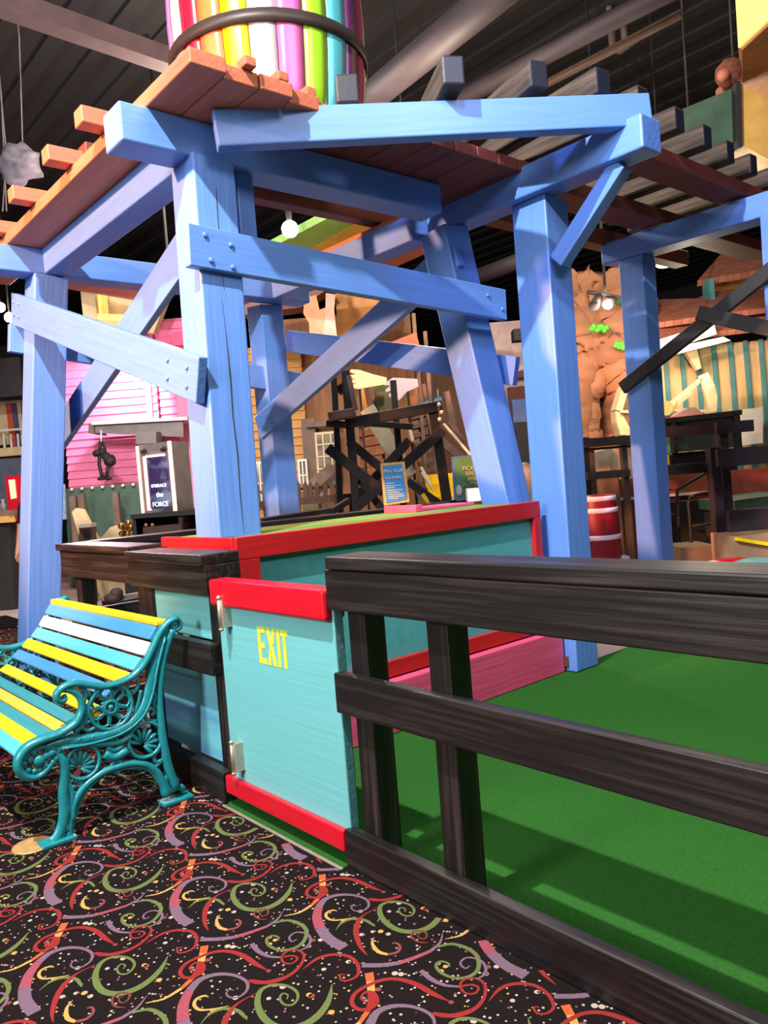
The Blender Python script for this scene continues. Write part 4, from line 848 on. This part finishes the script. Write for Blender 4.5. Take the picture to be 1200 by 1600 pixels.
siding('siding', 1106, 428, 1215, 470, 12.8, 9, WOODT, gb); shing('roof', [(1090, 438), (1200, 420), (1200, 385), (1128, 395)], 12.4, .1, (0, 0, .8, .8), gb); poly('corner_trim', rect(1106, 436, 1117, 478), 12.3, .2, TB_, gb); poly('sill_trim', [(1140, 470), (1190, 462), (1190, 472), (1142, 480)], 12.3, .1, TB_, gb)
wm = thing('windmill', 'pale wooden windmill sail and round hub in front of the board wall', 'windmill', tuple(P(1040, 640, 10.4)))
bm = bmesh.new(); lathe(bm, [(.10, -.05), (.10, .05)], P(1038, 638, 10.4), 12, axis=(RH, ZZ, -FH)); link('hub', bm, OAK, wm)
poly('spoke', [(1045, 630), (1095, 590), (1100, 594), (1050, 635)], 10.4, .05, CREAM, wm); poly('spoke', [(1050, 640), (1110, 640), (1110, 644), (1050, 643)], 10.4, .05, CREAM, wm); poly('sail', [(1092, 588), (1106, 582), (1117, 602), (1121, 620), (1120, 643), (1110, 643), (1100, 612)], 10.4, .05, mat('pale_sail_wood', (226, 206, 160), .6), wm); poly('brace', [(1058, 626), (1080, 612), (1082, 616), (1060, 634)], 10.35, .05, CREAM, wm); poly('post', down(1030, 640, 1042, 10.6), 10.6, .2, WOODG, wm)
tag(poly('sack', [(1056, 648), (1075, 637), (1086, 636), (1098, 645), (1100, 652), (1056, 656)], 10.2, .3, mat('mauve_sack', (150, 116, 116), .8)), 'mauve sack lying on the green cart', 'sack')
gc = thing('green_cart', 'dark green framed cart body behind the black fence', 'cart', base(1100, 9.6))
poly('side_panel', rect(1053, 652, 1158, 706), 9.55, .7, DKGREEN, gc); poly('frame', [(1038, 654), (1160, 640), (1160, 648), (1038, 662)], 9.5, .8, BLACKD, gc); poly('frame', rect(1148, 644, 1158, 702), 9.5, .06, BLACKD, gc); poly('frame', rect(1052, 654, 1058, 708), 9.5, .06, BLACKD, gc); poly('end_panel', rect(1038, 660, 1053, 712), 9.7, .6, mat('pale_green_panel', (120, 156, 130), .6), gc); poly('chassis', down(1050, 708, 1150, 9.7), 9.7, .5, BLACKD, gc)
rf = thing('rail_fence', 'dark slatted fence behind the red barrel and second blue post', 'fence', base(960, 8.2))
GB = mat('grey_black_wood', (72, 62, 58), .7, var=.2, scale=GR)
poly('rail', rect(908, 686, 985, 700), 8.2, .05, GB, rf); poly('rail', rect(918, 738, 985, 750), 8.22, .05, GB, rf); poly('post', down(908, 684, 920, 8.3), 8.3, .1, BLACKD, rf); poly('post', down(970, 680, 978, 8.3), 8.3, .1, GB, rf); poly('post', down(921, 700, 928, 8.28), 8.28, .08, GB, rf); poly('rail', rect(920, 700, 985, 704), 8.23, .04, BLACKD, rf)
f2 = thing('rail_fence', 'tall black fence with stout posts behind the far right turf', 'fence', base(1110, 7.6))
PLUM = mat('plum_black_wood', (44, 34, 40), .55, var=.15, scale=GR)
poly('rail', rect(1030, 668, 1123, 684), 7.7, .06, PLUM, f2); poly('rail', rect(1120, 660, 1178, 678), 7.6, .06, PLUM, f2); poly('rail', rect(1030, 728, 1112, 744), 7.7, .06, PLUM, f2); poly('post', down(1110, 700, 1124, 7.55), 7.55, .13, PLUM, f2); poly('post', down(1124, 664, 1136, 7.7), 7.7, .13, PLUM, f2); poly('rail', rect(1122, 702, 1230, 730), 7.3, .06, PLUM, f2); poly('rail', rect(1140, 798, 1230, 832), 7.1, .06, PLUM, f2)
rbx = thing('red_barrel', 'dark red barrel with white hoops beside the second blue post', 'barrel', base(943, 7.4))
bc = V(base(943, 7.4)); bc.z = .0; zt_ = P(943, 772, 7.4).z; hb = zt_-.0; bm = bmesh.new(); pr = []; rm = []
for k in range(25):
    t = k/24; pr.append((.172+.03*math.sin(math.pi*t), hb*t))
lathe(bm, pr, bc, 28); link('staves', bm, BARRED, rbx)
for t in (.03, .32, .62, .86, .965):
    r_ = .172+.03*math.sin(math.pi*t)+.004; bm = bmesh.new(); lathe(bm, [(r_, 0), (r_, .045)], bc+ZZ*(hb*t-.02), 28); link('hoop', bm, LAV, rbx, label='white hoop')
tag(poly('sheet_of_rock', [(925, 708), (955, 700), (966, 712), (966, 735), (930, 742)], 8.8, .3, mat('pale_stone', (196, 180, 156), .8)), 'pale stone block behind the slatted fence', 'stone'); poly('base', down(926, 735, 966, 8.9), 8.9, .2, WOODG, bpy.context.scene.objects['sheet_of_rock']); bpy.context.scene.objects['sheet_of_rock'].name = 'stone_block'
br_ = thing('brick_wall', 'low red brown wall with yellow blocks behind the handrails', 'wall', base(1075, 9.2))
poly('wall', down(930, 752, 1200, 9.2), 9.2, .25, mat('red_brown_wall', (124, 56, 36), .7), br_); poly('coping', rect(932, 781, 1120, 785), 9.15, .35, WHITE, br_)
for i, (x, w_) in enumerate(((1034, 10), (1047, 12), (1061, 22), (1098, 12))): tag(poly('toy_block', rect(x, 744+i*-.5, x+w_, 752-i*.5), 9.3, .2, (ORRED, YEL, YEL, YEL)[i]), ('orange block at the left end of the low wall', 'first yellow block on the low red brown wall', 'widest yellow block on the low red brown wall', 'yellow block on the low wall next to the tall post')[i], 'block')
tag(poly('yellow_bin', rect(1033, 712, 1046, 727), 9.6, .25, YEL), 'small yellow bin left of the green cart', 'bin'); poly('stand', down(1034, 727, 1045, 9.65), 9.65, .2, BLACKD, bpy.context.scene.objects['yellow_bin'])
hr = thing('handrail', 'thin black metal handrail behind the second blue post', 'handrail', base(1060, 8.4))
bm = bmesh.new()
for pts in (((1034, 766), (1058, 765), (1064, 900)), ((1058, 765), (1110, 735)), ((1036, 806), (1060, 804))): tube(bm, [P(x, y, 8.4) for x, y in pts], .017, 7)
link('rail', bm, SHADE_, hr)
h2 = thing('handrail', 'curved black handrail loop next to the tall black post', 'handrail', base(1090, 8.0))
bm = bmesh.new(); tube(bm, catmull([P(x, y, 8.0) for x, y in ((1120, 768), (1088, 773), (1076, 783), (1078, 810), (1082, 880))], 4), .017, 7); tube(bm, [P(1079, 822, 8.0), P(1124, 817, 8.0)], .014, 7); link('rail', bm, SHADE_, h2)
tag(poly('dark_stage', down(1034, 786, 1130, 8.9), 8.9, .2, SHADE_), 'black stage front under the low red brown wall', 'stage')
sp_ = thing('concrete_steps', 'tan steps with yellow nosing at the right frame edge', 'steps', base(1180, 7))
poly('riser', down(1146, 838, 1240, 7.1), 7.1, .5, mat('tan_step', (160, 128, 98), .7), sp_); poly('nosing', [(1152, 840), (1230, 852), (1230, 858), (1152, 845)], 7.05, .06, YEL, sp_, 'yellow nosing'); poly('tread', [(1150, 838), (1230, 828), (1230, 846), (1152, 842)], 7.12, .4, mat('tan_step', (160, 128, 98)), sp_)
tag(poly('wooden_ledge', down(1064, 856, 1120, 7.6), 7.6, .5, mat('tan_ledge', (128, 108, 84), .75)), 'tan ledge behind the fence right of the second blue post', 'ledge')
bm = bmesh.new(); ball(bm, P(1188, 898, 5.4), .2, 1.3, 1, .6, sub=3); tag(link('boulder', bm, mat('teal_boulder', (62, 122, 120), .6, var=.2)), 'rounded teal boulder behind the far right end of the fence', 'boulder')
tag(poly('turf_bank', [(1140, 783), (1240, 770), (1240, 790), (1142, 800)], 8, .8, GREEN), 'strip of green turf on the raised bank at right', 'turf strip'); poly('bank', down(1142, 796, 1240, 8.05), 8.05, .7, SHADE_, bpy.context.scene.objects['turf_bank'])
rw = thing('red_bumper', 'red and white striped bumper on the turf beyond the fence', 'bumper', base(1140, 6.2))
poly('red_block', down(1126, 876, 1170, 6.2), 6.2, .12, RED, rw); poly('white_block', down(1116, 879, 1126, 6.2), 6.2, .12, WHITE, rw)
tag(poly('white_block', down(972, 870, 984, 7.2), 7.2, .15, WHITE), 'small white block at the foot of the red barrel', 'block')
wh2 = thing('white_house', 'pale pink plaster house between the two big blue posts', 'house', base(800, 14))
poly('wall', down(755, 505, 850, 14), 14, .2, mat('pale_pink_plaster', (206, 176, 168), .7), wh2); poly('roof_edge', [(790, 588), (850, 565), (850, 580), (800, 594)], 13.8, .4, MAROON, wh2); poly('lower_wall', down(795, 605, 850, 13.7), 13.7, .2, MAROON, wh2)
tag(poly('wall_speaker', rect(803, 514, 825, 532), 12, .25, SHADE_), 'small black loudspeaker on the pale pink wall', 'loudspeaker')
tag(poly('boulder_stack', [(812, 728), (822, 722), (834, 728), (852, 922), (828, 926)], 8.5, .4, mat('grey_stone', (160, 148, 130), .85, var=.25)), 'grey stone beside the back blue post', 'stone')
tag(poly('blue_wall', down(800, 625, 850, 12.5), 12.5, .2, mat('slate_blue_wall', (76, 104, 170), .6)), 'blue wall between the two big posts', 'wall')
tag(poly('black_curtain', down(805, 660, 850, 12.2), 12.2, .1, SHADE_), 'black backdrop between the two big posts', 'backdrop')

# ---- upper right boxes and ceiling services
yb = thing('lightbox_sign', 'glowing yellow box sign in the top right corner', 'sign', tuple(P(1190, 40, 7)))
A1, B1, C1 = P(1150, 10, 8.6), P(1157, 40, 7.0), P(1290, 40, 6.0)
zl = P(1157, 78, 7).z; vprism('box', [A1, B1, C1, A1+C1-B1], zl, zl+1.0, WOODB, yb)
nf = (C1-B1); nf.z = 0; nf = V((nf.y, -nf.x, 0)).normalized(); nf = -nf if nf.dot(CAMP-B1) < 0 else nf
bm = bmesh.new(); addprism(bm, [V((q.x, q.y, z))+nf*.004 for q, z in ((B1, zl+.02), (C1, zl+.02), (C1, zl+1.0), (B1, zl+1.0))], nf*.03); link('lit_face', bm, GOLDLIT, yb, label='glowing yellow face')
p = P(1200, -30, 7.4); bm = bmesh.new(); tube(bm, [p, V((p.x, p.y, 7.17))], .02, 6); link('hanger', bm, SHADE_, yb)
pb = thing('painted_crate', 'hanging green crate with lit yellow side at upper right', 'crate', tuple(P(1130, 190, 7.5)))
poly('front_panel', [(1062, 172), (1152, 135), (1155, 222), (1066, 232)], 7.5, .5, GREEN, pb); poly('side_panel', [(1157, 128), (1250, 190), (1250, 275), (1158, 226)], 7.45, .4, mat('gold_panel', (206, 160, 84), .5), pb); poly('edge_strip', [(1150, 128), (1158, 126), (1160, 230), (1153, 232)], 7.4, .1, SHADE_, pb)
for a_ in ((1075, 165), (1148, 140)): p = P(*a_, 7.7); bm = bmesh.new(); tube(bm, [V((p.x, p.y, p.z-.06)), V((p.x, p.y, 7.17))], .012, 6); link('hanger', bm, SHADE_, pb)
hd = thing('figure_head', 'brown furry head peering over the green crate', 'figure', tuple(P(1137, 115, 7.7)))
bm = bmesh.new(); ball(bm, P(1140, 114, 7.75), .135, 1, 1, 1, sub=3, jit=.12); link('fur', bm, mat('brown_fur', (110, 62, 44), .9, var=.3, scale=(30, 30, 30), bump=.6), hd); bm = bmesh.new(); ball(bm, P(1130, 118, 7.63), .06, 1, 1, 1.1, sub=2); link('muzzle', bm, mat('pink_muzzle', (170, 100, 80), .7), hd); poly('neck', [(1128, 130), (1150, 130), (1150, 165), (1130, 165)], 7.8, .15, WOODB, hd)
def pipe(name, label, cat, a, b, z, r, m, ext=.6):
    p0, p1 = at(*a, z=z), at(*b, z=z); d = p1-p0; bm = bmesh.new(); tube(bm, [p0-d*ext, p1+d*ext], r, 16); return tag(link(name, bm, m), label, cat)
pipe('air_duct', 'broad round duct across the top of the ceiling', 'duct', (600, 135), (800, -30), 5.6, .16, DUCT); pipe('air_duct', 'long thinner duct below the broad one on the ceiling', 'duct', (640, 195), (1000, 10), 5.9, .1, DUCT, .25)
pipe('ceiling_pipe', 'dark pipe running over the track ties', 'pipe', (720, 200), (1010, 50), 6.0, .05, mat('brown_pipe', (84, 66, 58), .6), .15)
tag(beam('ceiling_girder', at(-60, -18, z=6.2), at(330, 118, z=6.2), .22, .2, mat('mauve_girder', (84, 64, 66), .7)), 'mauve brown girder at the upper left ceiling', 'girder')
bm = bmesh.new(); tube(bm, [P(x, y, 10) for x, y in ((952, 18), (958, 78), (966, 80), (1040, 30))], .05, 8); tube(bm, [P(972, 14, 10), P(976, 70, 10)], .045, 8); tube(bm, [P(952, 18, 10), V((P(952, 18, 10).x, P(952, 18, 10).y, 7.17))], .04, 8); tag(link('pipe_bracket', bm, mat('brown_pipe', (84, 66, 58))), 'brown pipe bend hanging below the ceiling at right', 'pipe')
tag(pipe('air_duct', 'curved looking grey duct between the tall blue posts', 'duct', (745, 432), (830, 400), 4.6, .12, DUCT, .2), None, None)
# dust-grey bundle hanging at far left and slim wires
bm = bmesh.new(); ball(bm, P(30, 258, 9), .22, 1.2, 1, .9, sub=3, jit=.5); tag(link('hanging_bundle', bm, mat('grey_wrap', (112, 104, 116), .6, var=.3)), 'grey wrapped bundle hanging beyond the left sleepers', 'bundle')
bm = bmesh.new()
for a, b in (((2, 150), (10, 330)), ((30, 60), (36, 250)), ((10, 240), (4, 330))): q = P(*a, 9); tube(bm, [V((q.x, q.y, 7.17)), q, P(*b, 9)], .008, 5)
tag(link('wires', bm, GREY), 'thin pale wires hanging at the upper left', 'wires')
tk = thing('toy_rail', 'black model track piece with clamp on the floor behind the bench', 'track', base(200, 7.2))
p = P(200, 940, 7.0)
beam('bed', P(170, 950, 6.9), P(236, 936, 7.2), .25, .12, BLACKD, tk); beam('rail', P(172, 938, 6.9), P(240, 925, 7.2), .05, .05, GREY, tk)
bm = bmesh.new(); ball(bm, P(182, 928, 6.9), .06, 1, 1, 1, sub=2); ball(bm, P(176, 935, 6.9), .07, 1.4, 1, .8, sub=2); link('clamp', bm, SHADE_, tk)
for a in ((176, 958), (230, 946)): q_ = P(*a, 7); boxo('foot', q_.x-.05, q_.x+.05, q_.y-.05, q_.y+.05, 0, max(q_.z, .05), BLACKD, tk)
GROUPS = {'wooden_post': 'brown posts by the green panel', 'bottle': 'bottles on the far left counter', 'toy_block': 'blocks on the low wall', 'plant': 'plants on the rock face', 'pipe': 'white and grey rods in the black frame', 'timber': 'loose battens behind the black frame', 'stick': 'sticks behind the cutouts', 'globe_lamp': 'round lamps', 'cutout_hand': 'cutout hands', 'carved_cutout': 'jagged wooden cutouts', 'plank_steps': 'plank steps behind the black frame', 'handrail': 'thin black handrails', 'wall_screen': 'black screens behind the leftmost post', 'cutout_cloth': 'cutout clothes', 'air_duct': 'ceiling ducts', 'rail_fence': 'black rail fences'}
for o in COL.objects:
    k = o.name.split('.')[0]
    if k in GROUPS and o.parent is None and 'category' in o: o['group'] = GROUPS[k]
# ================================================================== LIGHTS
def light(kind, name, loc, e, col=(1, 1, 1), r=.1, target=None, size=1, spot=1.2, blend=.4):
    l = bpy.data.lights.new(name, kind); l.energy = e; l.color = col
    o = bpy.data.objects.new(name, l); COL.objects.link(o); o.location = loc
    if kind == 'AREA': l.size = size
    else: l.shadow_soft_size = r
    if kind == 'SPOT': l.spot_size = spot; l.spot_blend = blend
    if target is not None:
        d = V(target)-V(loc); o.rotation_euler = d.to_track_quat('-Z', 'Y').to_euler()
    return o
light('POINT', 'ceiling_lamp', (-1.9, -.35, 5.9), 2150, (1, .95, .90), .05)
light('AREA', 'course_fill_near', (1.6, 2.0, 5.2), 130, (1, .94, .9), target=(-3.2, 3, 1.2), size=1.2)  # added unseen side fill for the platform wall and post sides
light('SPOT', 'tower_warm_fill', (-4.6, -4.2, 4.6), 8200, (1, .37, .17), .12, target=(-4.95, 2, 2.3), spot=.64, blend=.5)  # unseen orange-red spot added so the blue post fronts read lavender
light('AREA', 'aisle_fill', (-1.0, -3.0, 6.4), 130, (1, .93, .88), target=(-3, 1, 0), size=3)  # unseen broad area fill above the aisle
light('SPOT', 'pink_house_wash', P(215, 560, 13.0), 330, (1, .82, .92), .1, target=P(185, 640, 14), spot=1.6)
light('POINT', 'house_fill', P(110, 560, 10.0), 230, (1, .86, .86), .2)  # unseen fill added to brighten the pale floor at far left
light('POINT', 'course_fill_left', P(330, 250, 9.5), 280, (1, .86, .74), .15)  # added unseen warm fill for the left background
light('POINT', 'course_fill_middle', P(640, 290, 8.0), 330, (1, .82, .62), .15)  # added unseen fill, brightens the black frame and timber building
light('AREA', 'front_fill', (-1.8, -5.6, 3.9), 420, (1, .94, .88), target=(-3, 1.6, .8), size=1.4)  # added frontal fill behind the camera for gate and fence faces
light('SPOT', 'rock_spotlight', P(948, 478, 9.2), 150, (1, .80, .58), .06, target=P(950, 590, 12), spot=1.9)
light('POINT', 'board_wall_fill', P(1085, 545, 10.3), 45, (1, .88, .66), .1)  # unseen warm fill added at the striped board wall
light('POINT', 'course_fill_right', P(1130, 330, 8.6), 110, (1, .86, .7), .15)  # added unseen fill for the right background and crate side
light('SPOT', 'blue_stage_lamp', (-1.2, 1.6, 4.8), 300, (.45, .45, 1), .15, target=(-3.3, 6, 1.8), spot=1.0)
w = bpy.data.worlds.new('world'); SC.world = w; w.use_nodes = True
w.node_tree.nodes['Background'].inputs[0].default_value = (.9, .8, .85, 1); w.node_tree.nodes['Background'].inputs[1].default_value = .08
SC.view_settings.view_transform = 'Standard'; SC.view_settings.look = 'None'; SC.view_settings.exposure = .18; SC.view_settings.gamma = 1
SC.view_settings.use_curve_mapping = False
try:
    SC.cycles.use_denoising = True; SC.cycles.max_bounces = 6; SC.cycles.sample_clamp_indirect = 4
except Exception: pass
